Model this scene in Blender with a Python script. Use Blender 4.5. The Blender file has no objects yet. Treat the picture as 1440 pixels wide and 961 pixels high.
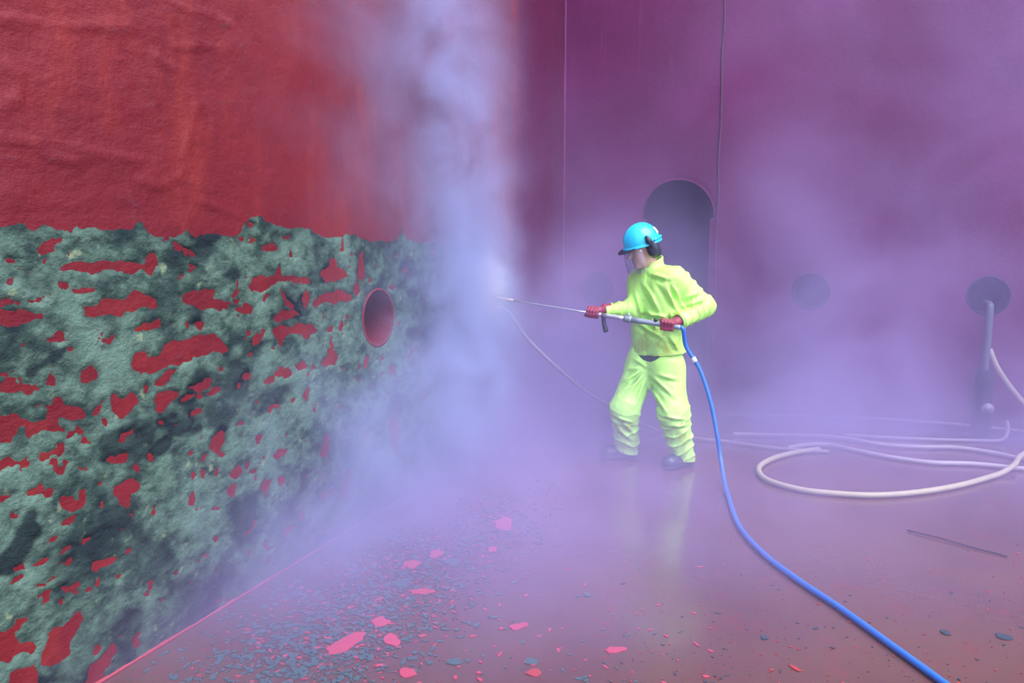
import bpy, bmesh, math, random
import numpy as np
from mathutils import Vector

# ----------------------------------------------------------------------------
# camera, sky, sun, exposure
# ----------------------------------------------------------------------------
scene = bpy.context.scene
COL = scene.collection
FPX, CX, CY = 1100.0, 720.0, 480.5          # focal length in pixels of the 1440x961 frame
EYE = 1.62
PITCH = math.atan((CY - 330.0) / FPX)

cam_data = bpy.data.cameras.new('camera')
cam = bpy.data.objects.new('camera', cam_data)
COL.objects.link(cam)
cam_data.sensor_width = 36.0
cam_data.lens = 36.0 * FPX / 1440.0
cam.location = (0, 0, EYE)
cam.rotation_euler = (math.pi / 2 - PITCH, 0, 0)
cam_data.clip_start = 0.05
cam_data.clip_end = 200
scene.camera = cam

SKY = (0.82, 0.86, 1.24)
SKY_STRENGTH = 1.0
SUN_DIR = Vector((0.45, -0.42, 0.80))       # towards the sun
SUN_STRENGTH = 2.5
world = bpy.data.worlds.new('sky')
scene.world = world
world.use_nodes = True
bg = world.node_tree.nodes['Background']
bg.inputs['Color'].default_value = (*SKY, 1)
bg.inputs['Strength'].default_value = SKY_STRENGTH

sun_data = bpy.data.lights.new('sun', 'SUN')
sun_data.energy = SUN_STRENGTH
sun_data.angle = math.radians(50)
sun_data.color = (1.0, 0.95, 0.95)
sun = bpy.data.objects.new('sun', sun_data)
COL.objects.link(sun)
sun.location = (3, -3, 9)
sun.rotation_euler = SUN_DIR.to_track_quat('Z', 'Y').to_euler()

scene.view_settings.view_transform = 'Standard'
scene.view_settings.look = 'None'
scene.view_settings.exposure = 1.2
scene.view_settings.gamma = 1.0
scene.view_settings.use_curve_mapping = False
cy = scene.cycles
cy.use_denoising = True
cy.max_bounces = 5
cy.diffuse_bounces = 2
cy.glossy_bounces = 2
cy.transmission_bounces = 3
cy.volume_bounces = 1
cy.transparent_max_bounces = 6
cy.volume_step_rate = 1.0
cy.volume_max_steps = 128
cy.caustics_reflective = False
cy.caustics_refractive = False
cy.sample_clamp_indirect = 4.0

rng = np.random.default_rng(7)
random.seed(7)

# ----------------------------------------------------------------------------
# pixel -> place helpers
# ----------------------------------------------------------------------------
cp_, sp_ = math.cos(PITCH), math.sin(PITCH)


def ray(px, py):
    a, b = (px - CX) / FPX, (CY - py) / FPX
    return np.array([a, cp_ + b * sp_, -sp_ + b * cp_])


EYEP = np.array([0.0, 0.0, EYE])


def at(px, py, Y):
    r = ray(px, py)
    return EYEP + r * (Y / r[1])


def on_floor(px, py, z=0.0):
    r = ray(px, py)
    return EYEP + r * ((z - EYE) / r[2])


A0, A1 = on_floor(140, 961), on_floor(650, 650)
WD = (A1 - A0)[:2]
WD /= np.linalg.norm(WD)                     # along the left wall, away from the camera
WN = np.array([WD[1], -WD[0]])               # left wall's normal, into the dock
BD = WN                                      # along the back wall, to the right
BN = -WD                                     # back wall's normal, into the dock
# corner: where the left wall passes the column x = 790 of the photograph
_r = ray(790, 480)
_m = np.array([[_r[0], -WD[0]], [_r[1], -WD[1]]])
_t = np.linalg.solve(_m, A0[:2])
CORNER = np.array([*(A0[:2] + WD * _t[1]), 0.0])


def on_left(px, py):
    """(u, z) on the left wall: u runs from the corner towards the camera"""
    r = ray(px, py)
    n = np.array([*WN, 0.0])
    t = np.dot(CORNER - EYEP, n) / np.dot(r, n)
    p = EYEP + r * t
    return -np.dot((p - CORNER)[:2], WD), p[2]


def on_back(px, py):
    r = ray(px, py)
    n = np.array([*BN, 0.0])
    t = np.dot(CORNER - EYEP, n) / np.dot(r, n)
    p = EYEP + r * t
    return np.dot((p - CORNER)[:2], BD), p[2]


def left_pt(u, z, off=0.0):
    p = CORNER[:2] - WD * u + WN * off
    return np.array([p[0], p[1], z])


def back_pt(s, z, off=0.0):
    p = CORNER[:2] + BD * s + BN * off
    return np.array([p[0], p[1], z])


# ----------------------------------------------------------------------------
# noise in numpy
# ----------------------------------------------------------------------------
def vnoise(P, seed=0):
    """value noise of points (..., d), d = 2 or 3, in -1..1"""
    P = np.asarray(P, dtype=np.float64)
    d = P.shape[-1]
    i = np.floor(P).astype(np.int64)
    f = P - i
    f = f * f * (3 - 2 * f)
    out = 0
    for c in range(2 ** d):
        w, hsh = 1.0, np.full(P.shape[:-1], seed * 374761393 + 12345, dtype=np.int64)
        for k in range(d):
            b = (c >> k) & 1
            w = w * (f[..., k] if b else 1 - f[..., k])
            hsh = (hsh ^ ((i[..., k] + b) * (73856093, 19349663, 83492791)[k])) * 668265263 & 0x7fffffff
            hsh = hsh ^ (hsh >> 13)
        hsh = (hsh * 1274126177) & 0x7fffffff
        hsh = hsh ^ (hsh >> 15)
        out = out + w * ((hsh & 0xffff) / 32767.5 - 1.0)
    return out


def fbm(P, octaves=4, seed=0, gain=0.5):
    P = np.asarray(P, dtype=np.float64)
    a, s, tot = 1.0, 0.0, 0.0
    for k in range(octaves):
        s = s + a * vnoise(P, seed + 17 * k)
        tot += a
        a *= gain
        P = P * 2.03 + 11.3
    return s / tot


# ----------------------------------------------------------------------------
# objects
# ----------------------------------------------------------------------------
def tag(o, label=None, cat=None, group=None, kind=None):
    if label:
        o['label'] = label
    if cat:
        o['category'] = cat
    if group:
        o['group'] = group
    if kind:
        o['kind'] = kind
    return o


def link(name, me, mat=None, parent=None, loc=None, smooth=True):
    o = bpy.data.objects.new(name, me)
    COL.objects.link(o)
    if mat is not None:
        me.materials.append(mat)
    if smooth and len(me.polygons):
        me.polygons.foreach_set('use_smooth', np.ones(len(me.polygons), dtype=bool))
    if parent is not None:
        o.parent = parent
    if loc is not None:
        o.location = loc
    return o


def mesh_np(name, V, F, org=(0, 0, 0)):
    """V n x 3 float array, F m x k int array or list of lists"""
    V = np.asarray(V, dtype=np.float32) - np.asarray(org, dtype=np.float32)
    me = bpy.data.meshes.new(name)
    if isinstance(F, np.ndarray):
        m, k = F.shape
        me.vertices.add(len(V))
        me.vertices.foreach_set('co', V.ravel())
        me.loops.add(m * k)
        me.loops.foreach_set('vertex_index', F.astype(np.int32).ravel())
        me.polygons.add(m)
        me.polygons.foreach_set('loop_start', np.arange(0, m * k, k, dtype=np.int32))
        me.update(calc_edges=True)
        me.validate()
    else:
        me.from_pydata([tuple(v) for v in V], [], F)
        me.update()
    return me


def catmull(pts, n=10):
    P = [np.asarray(p, dtype=float) for p in pts]
    P = [2 * P[0] - P[1]] + P + [2 * P[-1] - P[-2]]
    out = []
    for i in range(1, len(P) - 2):
        for k in range(n):
            t = k / n
            out.append(0.5 * (2 * P[i] + (P[i + 1] - P[i - 1]) * t + (2 * P[i - 1] - 5 * P[i] + 4 * P[i + 1] - P[i + 2]) * t * t
                              + (3 * P[i] - P[i - 1] - 3 * P[i + 1] + P[i + 2]) * t ** 3))
    out.append(P[-2])
    return np.array(out)


def tube(path, rad, seg=12, cap=True):
    """(V, F) of a tube along path; rad a number or one per point"""
    path = np.asarray(path, dtype=float)
    n = len(path)
    rad = np.full(n, rad) if np.isscalar(rad) else np.asarray(rad)
    T = np.gradient(path, axis=0)
    T /= np.linalg.norm(T, axis=1)[:, None] + 1e-12
    ref = np.array([0, 0, 1.0]) if abs(T[0][2]) < 0.9 else np.array([1.0, 0, 0])
    V, F = [], []
    nrm = np.cross(T[0], ref)
    nrm /= np.linalg.norm(nrm)
    for i in range(n):
        nrm = nrm - T[i] * np.dot(nrm, T[i])
        nrm /= np.linalg.norm(nrm)
        b = np.cross(T[i], nrm)
        for k in range(seg):
            a = 2 * math.pi * k / seg
            V.append(path[i] + rad[i] * (math.cos(a) * nrm + math.sin(a) * b))
    for i in range(n - 1):
        for k in range(seg):
            k2 = (k + 1) % seg
            F.append([i * seg + k, i * seg + k2, (i + 1) * seg + k2, (i + 1) * seg + k])
    if cap:
        F.append(list(range(seg))[::-1])
        F.append([(n - 1) * seg + k for k in range(seg)])
    return V, F


class MB:
    """collects (V, F) pieces that are ONE part"""

    def __init__(self):
        self.V, self.F = [], []

    def add(self, V, F):
        o = len(self.V)
        self.V += [np.asarray(v, dtype=float) for v in V]
        self.F += [[i + o for i in f] for f in F]
        return self

    def build(self, name, mat, parent=None, org=(0, 0, 0), smooth=True, loc=None):
        return link(name, mesh_np(name, np.array(self.V), self.F, org), mat, parent, loc, smooth)


def frame_from(axis, up=(0, 0, 1)):
    a = np.asarray(axis, float)
    a = a / np.linalg.norm(a)
    e2 = np.cross(a, up)
    e2 /= np.linalg.norm(e2)
    e1 = np.cross(e2, a)
    return a, e1, e2


# ----------------------------------------------------------------------------
# signed distance fields -> meshes (naive surface nets)
# ----------------------------------------------------------------------------
class Field:
    def __init__(self, lo, hi, h):
        self.lo, self.h = np.asarray(lo, float), h
        self.n = np.ceil((np.asarray(hi, float) - self.lo) / h).astype(int) + 1
        self.D = np.full(self.n, 0.5, dtype=np.float32)

    def axes(self, lo, hi):
        a = np.clip(np.floor((lo - self.lo) / self.h).astype(int), 0, self.n - 1)
        b = np.clip(np.ceil((hi - self.lo) / self.h).astype(int) + 1, 1, self.n)
        sl = tuple(slice(a[k], b[k]) for k in range(3))
        g = np.meshgrid(*[self.lo[k] + self.h * np.arange(a[k], b[k]) for k in range(3)], indexing='ij')
        return sl, np.stack(g, -1)

    def pts(self):
        return self.axes(self.lo, self.lo + self.h * self.n)[1]

    def put(self, fn, lo, hi, k=0.03, m=0.07):
        sl, P = self.axes(np.asarray(lo) - m, np.asarray(hi) + m)
        if P.size == 0:
            return
        d = fn(P).astype(np.float32)
        o = self.D[sl]
        hh = np.maximum(k - np.abs(o - d), 0) / k
        self.D[sl] = np.minimum(o, d) - hh * hh * k * 0.25

    def cap(self, a, b, ra, rb=None, k=0.03):
        a, b = np.asarray(a, float), np.asarray(b, float)
        rb = ra if rb is None else rb
        ab = b - a
        L = max(np.dot(ab, ab), 1e-12)

        def fn(P):
            t = np.clip(((P - a) @ ab) / L, 0, 1)
            q = P - a - t[..., None] * ab
            return np.sqrt((q * q).sum(-1)) - (ra + (rb - ra) * t)
        r = max(ra, rb)
        self.put(fn, np.minimum(a, b) - r, np.maximum(a, b) + r, k)

    def chain(self, pts, rads, k=0.03):
        for i in range(len(pts) - 1):
            self.cap(pts[i], pts[i + 1], rads[i], rads[i + 1], k)

    def ell(self, c, radii, axes=None, k=0.03):
        c, radii = np.asarray(c, float), np.asarray(radii, float)
        R = np.eye(3) if axes is None else np.array(axes)

        def fn(P):
            q = (P - c) @ R.T
            k0 = np.sqrt(((q / radii) ** 2).sum(-1))
            k1 = np.sqrt(((q / radii ** 2) ** 2).sum(-1)) + 1e-9
            return k0 * (k0 - 1) / k1
        r = radii.max()
        self.put(fn, c - r, c + r, k)

    def mesh(self, name, org):
        D, n, h = self.D, self.n, self.h
        ins = D < 0
        cnt = np.zeros(n - 1, dtype=np.int8)
        for c in range(8):
            x, y, z = c & 1, (c >> 1) & 1, (c >> 2) & 1
            cnt += ins[x:n[0] - 1 + x, y:n[1] - 1 + y, z:n[2] - 1 + z]
        I = np.argwhere((cnt > 0) & (cnt < 8))
        acc = np.zeros((len(I), 3))
        num = np.zeros(len(I))
        for ax in range(3):
            o1, o2 = [k for k in range(3) if k != ax]
            for p in (0, 1):
                for q in (0, 1):
                    o = np.zeros(3, int)
                    o[o1], o[o2] = p, q
                    c0 = I + o
                    c1 = c0.copy()
                    c1[:, ax] += 1
                    v0, v1 = D[tuple(c0.T)], D[tuple(c1.T)]
                    cr = (v0 < 0) != (v1 < 0)
                    t = np.where(cr, v0 / np.where(cr, v0 - v1, 1), 0)
                    pt = o.astype(float)[None].repeat(len(I), 0)
                    pt[:, ax] = t
                    acc[cr] += pt[cr]
                    num[cr] += 1
        V = (I + acc / num[:, None]) * h + self.lo
        ids = np.full(n - 1, -1, dtype=np.int64)
        ids[tuple(I.T)] = np.arange(len(I))
        Fs = []
        for ax in range(3):
            o1, o2 = [(1, 2), (2, 0), (0, 1)][ax]
            sl0 = [slice(1, n[k] - 1) for k in range(3)]
            sl1 = list(sl0)
            sl0[ax], sl1[ax] = slice(0, n[ax] - 1), slice(1, n[ax])
            a, b = ins[tuple(sl0)], ins[tuple(sl1)]
            E = np.argwhere(a != b)
            if len(E) == 0:
                continue
            s = a[tuple(E.T)]
            base = E.copy()
            for k in range(3):
                if k != ax:
                    base[:, k] += 1
            q = []
            for d1, d2 in ((-1, -1), (0, -1), (0, 0), (-1, 0)):
                cc = base.copy()
                cc[:, o1] += d1
                cc[:, o2] += d2
                q.append(ids[tuple(cc.T)])
            Q = np.stack(q, 1)
            Q[~s] = Q[~s][:, ::-1]
            Fs.append(Q)
        F = np.concatenate(Fs)
        F = F[(F >= 0).all(1)]
        return mesh_np(name, V, F, org)


# ----------------------------------------------------------------------------
# node helper
# ----------------------------------------------------------------------------
class N:
    """a socket (or number) with arithmetic that builds Math nodes"""

    def __init__(self, nt, s):
        self.nt, self.s = nt, s

    def _op(self, op, *args):
        n = self.nt.nodes.new('ShaderNodeMath')
        n.operation = op
        for i, a in enumerate(args):
            a = a.s if isinstance(a, N) else a
            if isinstance(a, (int, float)):
                n.inputs[i].default_value = a
            else:
                self.nt.links.new(a, n.inputs[i])
        return N(self.nt, n.outputs[0])

    def __add__(self, o): return self._op('ADD', self, o)
    def __radd__(self, o): return self._op('ADD', o, self)
    def __sub__(self, o): return self._op('SUBTRACT', self, o)
    def __rsub__(self, o): return self._op('SUBTRACT', o, self)
    def __mul__(self, o): return self._op('MULTIPLY', self, o)
    def __rmul__(self, o): return self._op('MULTIPLY', o, self)
    def __truediv__(self, o): return self._op('DIVIDE', self, o)
    def exp(self): return self._op('EXPONENT', self)
    def max(self, o): return self._op('MAXIMUM', self, o)
    def min(self, o): return self._op('MINIMUM', self, o)
    def pow(self, o): return self._op('POWER', self, o)

    def step(self, a, b):
        n = self.nt.nodes.new('ShaderNodeMapRange')
        n.interpolation_type = 'SMOOTHSTEP'
        self.nt.links.new(self.s, n.inputs['Value'])
        n.inputs['From Min'].default_value = a
        n.inputs['From Max'].default_value = b
        return N(self.nt, n.outputs['Result'])

    def lin(self, a, b, c=0.0, d=1.0):
        n = self.nt.nodes.new('ShaderNodeMapRange')
        self.nt.links.new(self.s, n.inputs['Value'])
        for k, v in zip(('From Min', 'From Max', 'To Min', 'To Max'), (a, b, c, d)):
            n.inputs[k].default_value = v
        return N(self.nt, n.outputs['Result'])


class Mat:
    def __init__(self, name):
        self.m = bpy.data.materials.new(name)
        self.m.use_nodes = True
        self.nt = self.m.node_tree
        self.bsdf = self.nt.nodes.get('Principled BSDF')
        self.out = self.nt.nodes.get('Material Output')

    def node(self, t, **kw):
        n = self.nt.nodes.new(t)
        for k, v in kw.items():
            setattr(n, k, v)
        return n

    def link(self, a, b):
        self.nt.links.new(a.s if isinstance(a, N) else a, b)

    def coords(self, scale=(1, 1, 1), rot=(0, 0, 0), generated=False):
        tc = self.node('ShaderNodeTexCoord')
        mp = self.node('ShaderNodeMapping')
        mp.inputs['Scale'].default_value = scale
        mp.inputs['Rotation'].default_value = rot
        self.link(tc.outputs['Object'], mp.inputs['Vector'])
        return mp.outputs['Vector']

    def noise(self, vec, scale, detail=3, rough=0.55, dist=0.0):
        n = self.node('ShaderNodeTexNoise')
        n.inputs['Scale'].default_value = scale
        n.inputs['Detail'].default_value = detail
        n.inputs['Roughness'].default_value = rough
        n.inputs['Distortion'].default_value = dist
        self.link(vec, n.inputs['Vector'])
        return N(self.nt, n.outputs['Fac'])

    def mix(self, fac, a, b):
        n = self.node('ShaderNodeMix', data_type='RGBA')
        ins = {'f': n.inputs[0], 'a': n.inputs[6], 'b': n.inputs[7]}
        for key, v in (('f', fac), ('a', a), ('b', b)):
            if isinstance(v, N):
                self.nt.links.new(v.s, ins[key])
            elif isinstance(v, (int, float)):
                ins[key].default_value = v
            elif isinstance(v, tuple):
                ins[key].default_value = (*v, 1)
            else:
                self.nt.links.new(v, ins[key])
        return n.outputs[2]

    def set(self, **kw):
        for k, v in kw.items():
            s = self.bsdf.inputs[k.replace('_', ' ')]
            if isinstance(v, N):
                self.nt.links.new(v.s, s)
            elif isinstance(v, tuple):
                s.default_value = (*v, 1) if len(v) == 3 else v
            elif isinstance(v, (int, float)):
                s.default_value = v
            else:
                self.nt.links.new(v, s)
        return self

    def bump(self, height, strength=0.3, dist=0.01):
        b = self.node('ShaderNodeBump')
        b.inputs['Strength'].default_value = strength
        b.inputs['Distance'].default_value = dist
        self.link(height, b.inputs['Height'])
        self.link(b.outputs['Normal'], self.bsdf.inputs['Normal'])
        return self


def plain(name, col, rough=0.5, spec=0.5, metal=0.0, var=0.15, scale=20.0, bump=0.0, dirt=None, dirt_amt=0.3):
    M = Mat(name)
    v = M.coords()
    n = M.noise(v, scale, 3)
    c = M.mix(n, tuple(x * (1 - var) for x in col), tuple(min(1, x * (1 + var)) for x in col))
    if dirt:
        n2 = M.noise(v, scale * 0.35, 4, 0.65)
        c = M.mix(n2.step(0.52, 0.75) * dirt_amt, c, dirt)
    M.set(Base_Color=c, Roughness=rough, Metallic=metal)
    M.bsdf.inputs['Specular IOR Level'].default_value = spec
    if bump:
        M.bump(n, bump, 0.004)
    return M.m


# ----------------------------------------------------------------------------
# materials
# ----------------------------------------------------------------------------
def mat_red_hull():
    M = Mat('red_hull_paint')
    v = M.coords()
    big = M.noise(v, 0.9, 4, 0.6)
    mid = M.noise(M.coords((1, 1, 0.35)), 4.0, 5, 0.65)
    fine = M.noise(v, 26.0, 4, 0.65)
    c = M.mix(big.step(0.35, 0.68), (0.100, 0.0055, 0.010), (0.135, 0.008, 0.011))
    c = M.mix(mid.step(0.45, 0.75) * 0.5, c, (0.225, 0.024, 0.012))
    c = M.mix(fine.step(0.60, 0.78) * 0.45, c, (0.10, 0.010, 0.016))
    speck = M.noise(M.coords((1, 1, 1.6)), 9.0, 5, 0.7)
    c = M.mix(speck.step(0.62, 0.70) * 0.7, c, (0.10, 0.022, 0.030))
    # the red blends into a darker maroon towards the corner
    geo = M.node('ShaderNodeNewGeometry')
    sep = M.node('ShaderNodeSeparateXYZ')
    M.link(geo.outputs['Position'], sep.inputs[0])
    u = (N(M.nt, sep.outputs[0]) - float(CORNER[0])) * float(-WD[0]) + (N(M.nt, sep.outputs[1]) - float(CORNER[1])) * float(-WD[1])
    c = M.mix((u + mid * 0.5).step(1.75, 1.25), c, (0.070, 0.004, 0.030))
    M.set(Base_Color=c, Roughness=0.48)
    M.bsdf.inputs['Specular IOR Level'].default_value = 0.25
    M.bump(fine * 0.4 + mid * 0.8 + speck * 1.4, 0.5, 0.014)
    return M.m


def mat_back():
    M = Mat('maroon_wall_paint')
    v = M.coords()
    big = M.noise(v, 0.7, 3, 0.6)
    run = M.noise(M.coords((6, 6, 0.35)), 3.0, 4, 0.6)
    fine = M.noise(v, 30.0, 3, 0.6)
    c = M.mix(big.step(0.35, 0.7), (0.092, 0.004, 0.050), (0.125, 0.007, 0.072))
    c = M.mix(run.step(0.62, 0.80) * 0.25, c, (0.22, 0.06, 0.13))
    c = M.mix(fine.step(0.68, 0.8) * 0.5, c, (0.10, 0.010, 0.025))
    M.set(Base_Color=c, Roughness=0.5)
    M.bsdf.inputs['Specular IOR Level'].default_value = 0.35
    M.bump(fine * 0.6 + run * 0.4, 0.25, 0.008)
    return M.m


def mat_growth():
    M = Mat('marine_growth_crust')
    v = M.coords()
    vd = M.coords((1, 1, 1.5), (0, 0.5, 0))
    big = M.noise(v, 3.2, 4, 0.62)
    mid = M.noise(vd, 11.0, 5, 0.68)
    fine = M.noise(v, 48.0, 4, 0.7)
    spots = M.noise(v, 17.0, 2, 0.5)
    c = M.mix(mid.step(0.33, 0.66), (0.018, 0.036, 0.030), (0.080, 0.142, 0.100))
    c = M.mix(big.step(0.46, 0.68) * 0.75, c, (0.102, 0.178, 0.130))
    c = M.mix((1 - big).step(0.52, 0.66) * 0.75, c, (0.012, 0.027, 0.024))
    c = M.mix(spots.step(0.66, 0.76) * 0.55, c, (0.22, 0.27, 0.14))
    c = M.mix(fine.step(0.58, 0.78) * 0.45, c, (0.028, 0.052, 0.055))
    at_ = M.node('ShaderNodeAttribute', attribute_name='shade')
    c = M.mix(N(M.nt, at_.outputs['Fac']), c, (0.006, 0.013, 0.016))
    M.set(Base_Color=c, Roughness=0.8)
    M.bsdf.inputs['Specular IOR Level'].default_value = 0.15
    M.bump(fine * 0.8 + mid, 0.8, 0.016)
    return M.m


def mat_floor():
    M = Mat('wet_red_floor')
    v = M.coords()
    big = M.noise(v, 0.8, 4, 0.6)
    mid = M.noise(v, 6.0, 5, 0.65)
    fine = M.noise(v, 40.0, 3, 0.6)
    c = M.mix(big.step(0.35, 0.65), (0.084, 0.040, 0.038), (0.104, 0.050, 0.034))
    c = M.mix(mid.step(0.5, 0.75) * 0.6, c, (0.14, 0.032, 0.032))
    c = M.mix(fine.step(0.62, 0.75) * 0.5, c, (0.08, 0.03, 0.03))
    wet = M.noise(v, 1.6, 3, 0.6)
    M.set(Base_Color=c, Roughness=wet.lin(0.3, 0.7, 0.10, 0.26))
    M.bsdf.inputs['Specular IOR Level'].default_value = 0.6
    M.bump(fine * 0.25 + mid, 0.10, 0.012)
    return M.m


def mat_cloth(name, col, dirt, amt):
    M = Mat(name)
    v = M.coords()
    a = M.noise(v, 9.0, 4, 0.6)
    b = M.noise(v, 34.0, 3, 0.6)
    c = M.mix(a, tuple(x * 0.92 for x in col), tuple(min(1, x * 1.05) for x in col))
    at_ = M.node('ShaderNodeAttribute', attribute_name='dirt')
    c = M.mix(a.step(0.42, 0.66) * N(M.nt, at_.outputs['Fac']) * amt, c, dirt)
    M.set(Base_Color=c, Roughness=0.42)
    M.bsdf.inputs['Specular IOR Level'].default_value = 0.4
    M.bump(b * 0.4 + a, 0.25, 0.01)
    return M.m


RED = mat_red_hull()
BACK = mat_back()
GROWTH = mat_growth()
FLOOR = mat_floor()
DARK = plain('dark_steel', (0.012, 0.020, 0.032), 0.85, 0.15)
WELD = plain('painted_weld', (0.28, 0.03, 0.04), 0.45, var=0.25, scale=30, bump=0.4)
WELD_DARK = plain('dark_weld', (0.055, 0.010, 0.035), 0.55, var=0.3, scale=30, bump=0.4)
LIME = mat_cloth('lime_oilskin', (0.48, 0.97, 0.18), (0.33, 0.42, 0.05), 0.75)
SKIN = plain('skin', (0.52, 0.30, 0.24), 0.5)
HAIR = plain('dark_hair', (0.012, 0.018, 0.022), 0.6)
HELMET = plain('cyan_helmet_shell', (0.015, 0.50, 0.70), 0.22, var=0.05)
BLACK = plain('black_plastic', (0.012, 0.020, 0.035), 0.45)
GLOVE = plain('maroon_rubber_glove', (0.24, 0.030, 0.060), 0.5, var=0.25, scale=60, bump=0.2)
BOOT = plain('dark_rubber_boot', (0.030, 0.050, 0.065), 0.25)
SHIRT = plain('dark_grey_undershirt', (0.05, 0.08, 0.09), 0.8)
STEEL = plain('worn_steel', (0.50, 0.53, 0.55), 0.3, metal=0.85, var=0.1)
GUNMETAL = plain('grey_lance_body', (0.22, 0.28, 0.30), 0.4, metal=0.3)
NOZZLE = plain('tan_nozzle', (0.40, 0.32, 0.28), 0.5)
BLUE = plain('blue_hose_rubber', (0.014, 0.13, 0.48), 0.38, var=0.08)
BEIGE = plain('beige_hose_rubber', (0.33, 0.30, 0.20), 0.5, var=0.15, dirt=(0.25, 0.2, 0.2))
GREYH = plain('grey_hose_rubber', (0.26, 0.22, 0.23), 0.5, var=0.15)
PALEH = plain('pale_hose_rubber', (0.34, 0.31, 0.31), 0.5, var=0.12)
WHITE = plain('plain_white', (0.8, 0.8, 0.8), 0.5)
PIPE = plain('grey_green_pipe', (0.07, 0.10, 0.11), 0.5)
FLAKE_PINK = plain('pink_red_paint', (0.36, 0.040, 0.075), 0.45, var=0.15)
FLAKE_RED = plain('red_paint', (0.30, 0.030, 0.024), 0.45, var=0.15)
FLAKE_DARK = plain('dark_scale', (0.02, 0.036, 0.045), 0.5, var=0.3)
FLAKE_GREEN = plain('green_grey_growth', (0.035, 0.075, 0.085), 0.6, var=0.3)

# ----------------------------------------------------------------------------
# hole shapes in the walls
# ----------------------------------------------------------------------------
R_HOLE = 0.158
HOLES_LEFT = [on_left(532, 447), on_left(707, 413)]
HOLES_BACK = [on_back(840, 406), on_back(1140, 410), on_back(1390, 416)]
D_L, D_TOP, D_R = on_back(903, 300)[0], on_back(953, 253)[1], on_back(1004, 300)[0]
D_C, D_HW = (D_L + D_R) / 2, (D_R - D_L) / 2
D_SPRING = D_TOP - D_HW
D_BOT = on_back(953, 515)[1]
D_NARROW = 0.030


def sd_holes(U, Z, holes, r=R_HOLE):
    d = np.full(U.shape, 9.0)
    for (a, b) in holes:
        d = np.minimum(d, np.hypot(U - a, Z - b) - r)
    return d


def sd_door(U, Z):
    top = np.hypot(U - D_C, Z - D_SPRING) - D_HW
    top = np.maximum(top, D_SPRING - 0.035 - Z)
    bx = np.abs(U - D_C) - (D_HW - D_NARROW)
    low = np.maximum(np.maximum(bx, Z - D_SPRING), D_BOT - Z)
    return np.minimum(top, low)


def wall_mesh(name, us, zs, place, relief, sd, mat, org):
    """grid wall with openings where sd < 0; relief(U, Z) = offset along the normal"""
    U, Z = np.meshgrid(us, zs, indexing='ij')
    H = relief(U, Z)
    U, Z = U.copy(), Z.copy()
    keep = np.ones((len(us) - 1, len(zs) - 1), bool)
    if sd is not None:
        e = 1e-3
        for _ in range(3):
            d = sd(U, Z)
            gu = (sd(U + e, Z) - sd(U - e, Z)) / (2 * e)
            gz = (sd(U, Z + e) - sd(U, Z - e)) / (2 * e)
            near = np.abs(d) < 0.0105 if _ == 0 else near
            U = np.where(near, U - d * gu, U)
            Z = np.where(near, Z - d * gz, Z)
        H = np.where(np.abs(sd(U, Z)) < 0.03, 0.0, H)
        uc = (U[1:, 1:] + U[:-1, :-1] + U[1:, :-1] + U[:-1, 1:]) / 4
        zc = (Z[1:, 1:] + Z[:-1, :-1] + Z[1:, :-1] + Z[:-1, 1:]) / 4
        keep = sd(uc, zc) > 0
    V = place(U, Z, H).reshape(-1, 3)
    nz = len(zs)
    i, j = np.nonzero(keep)
    a = i * nz + j
    F = np.stack([a, a + 1, a + nz + 1, a + nz], 1)
    return link(name, mesh_np(name, V, F, org), mat, None, org)


def place_left(U, Z, H):
    X = CORNER[0] - WD[0] * U + WN[0] * H
    Y = CORNER[1] - WD[1] * U + WN[1] * H
    return np.stack([X, Y, Z], -1)


def place_back(U, Z, H):
    X = CORNER[0] + BD[0] * U + BN[0] * H
    Y = CORNER[1] + BD[1] * U + BN[1] * H
    return np.stack([X, Y, Z], -1)


WALL_TOP = 5.2
# scars and weld ridges on the red plating, drawn where the photograph has them
SCARS = [[(0, 26), (30, 30), (90, 36), (185, 37)], [(235, 2), (262, 14), (300, 22), (325, 36)], [(276, 152), (266, 190), (257, 226)],
         [(300, 170), (303, 190)], [(205, 115), (219, 142)], [(0, 196), (70, 200), (130, 212), (200, 226)], [(218, 74), (230, 92), (248, 96)],
         [(10, 92), (28, 110), (26, 140), (0, 146)], [(285, 285), (340, 305)], [(195, 257), (225, 262), (258, 245)], [(100, 222), (140, 220)],
         [(50, 210), (110, 232)], [(247, 66), (300, 64)]]


def relief_left(U, Z):
    P = np.stack([U, Z], -1)
    h = 0.010 * fbm(P * 0.9, 3, 3) + 0.003 * fbm(P * np.array([5, 7]), 4, 5)
    rough = np.clip((U - 3.2) / 1.5, 0, 1) * np.clip((Z - 1.3) / 0.3, 0, 1)
    h = h + rough * (0.007 * np.abs(fbm(P * np.array([5, 8]), 3, 9)) + 0.0015 * fbm(P * 24, 2, 6))
    for s in SCARS:
        q = [on_left(*p) for p in s]
        d = np.full(U.shape, 9.0)
        for a, b in zip(q[:-1], q[1:]):
            a, b = np.array(a), np.array(b)
            t = np.clip(((U - a[0]) * (b - a)[0] + (Z - a[1]) * (b - a)[1]) / np.dot(b - a, b - a), 0, 1)
            d = np.minimum(d, np.hypot(U - a[0] - t * (b - a)[0], Z - a[1] - t * (b - a)[1]))
        h = h + 0.007 * np.exp(-(d / 0.014) ** 2)
    below = np.clip((Z - 1.66) / 0.05, 0, 1)          # flat under the growth
    return h * below


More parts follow.
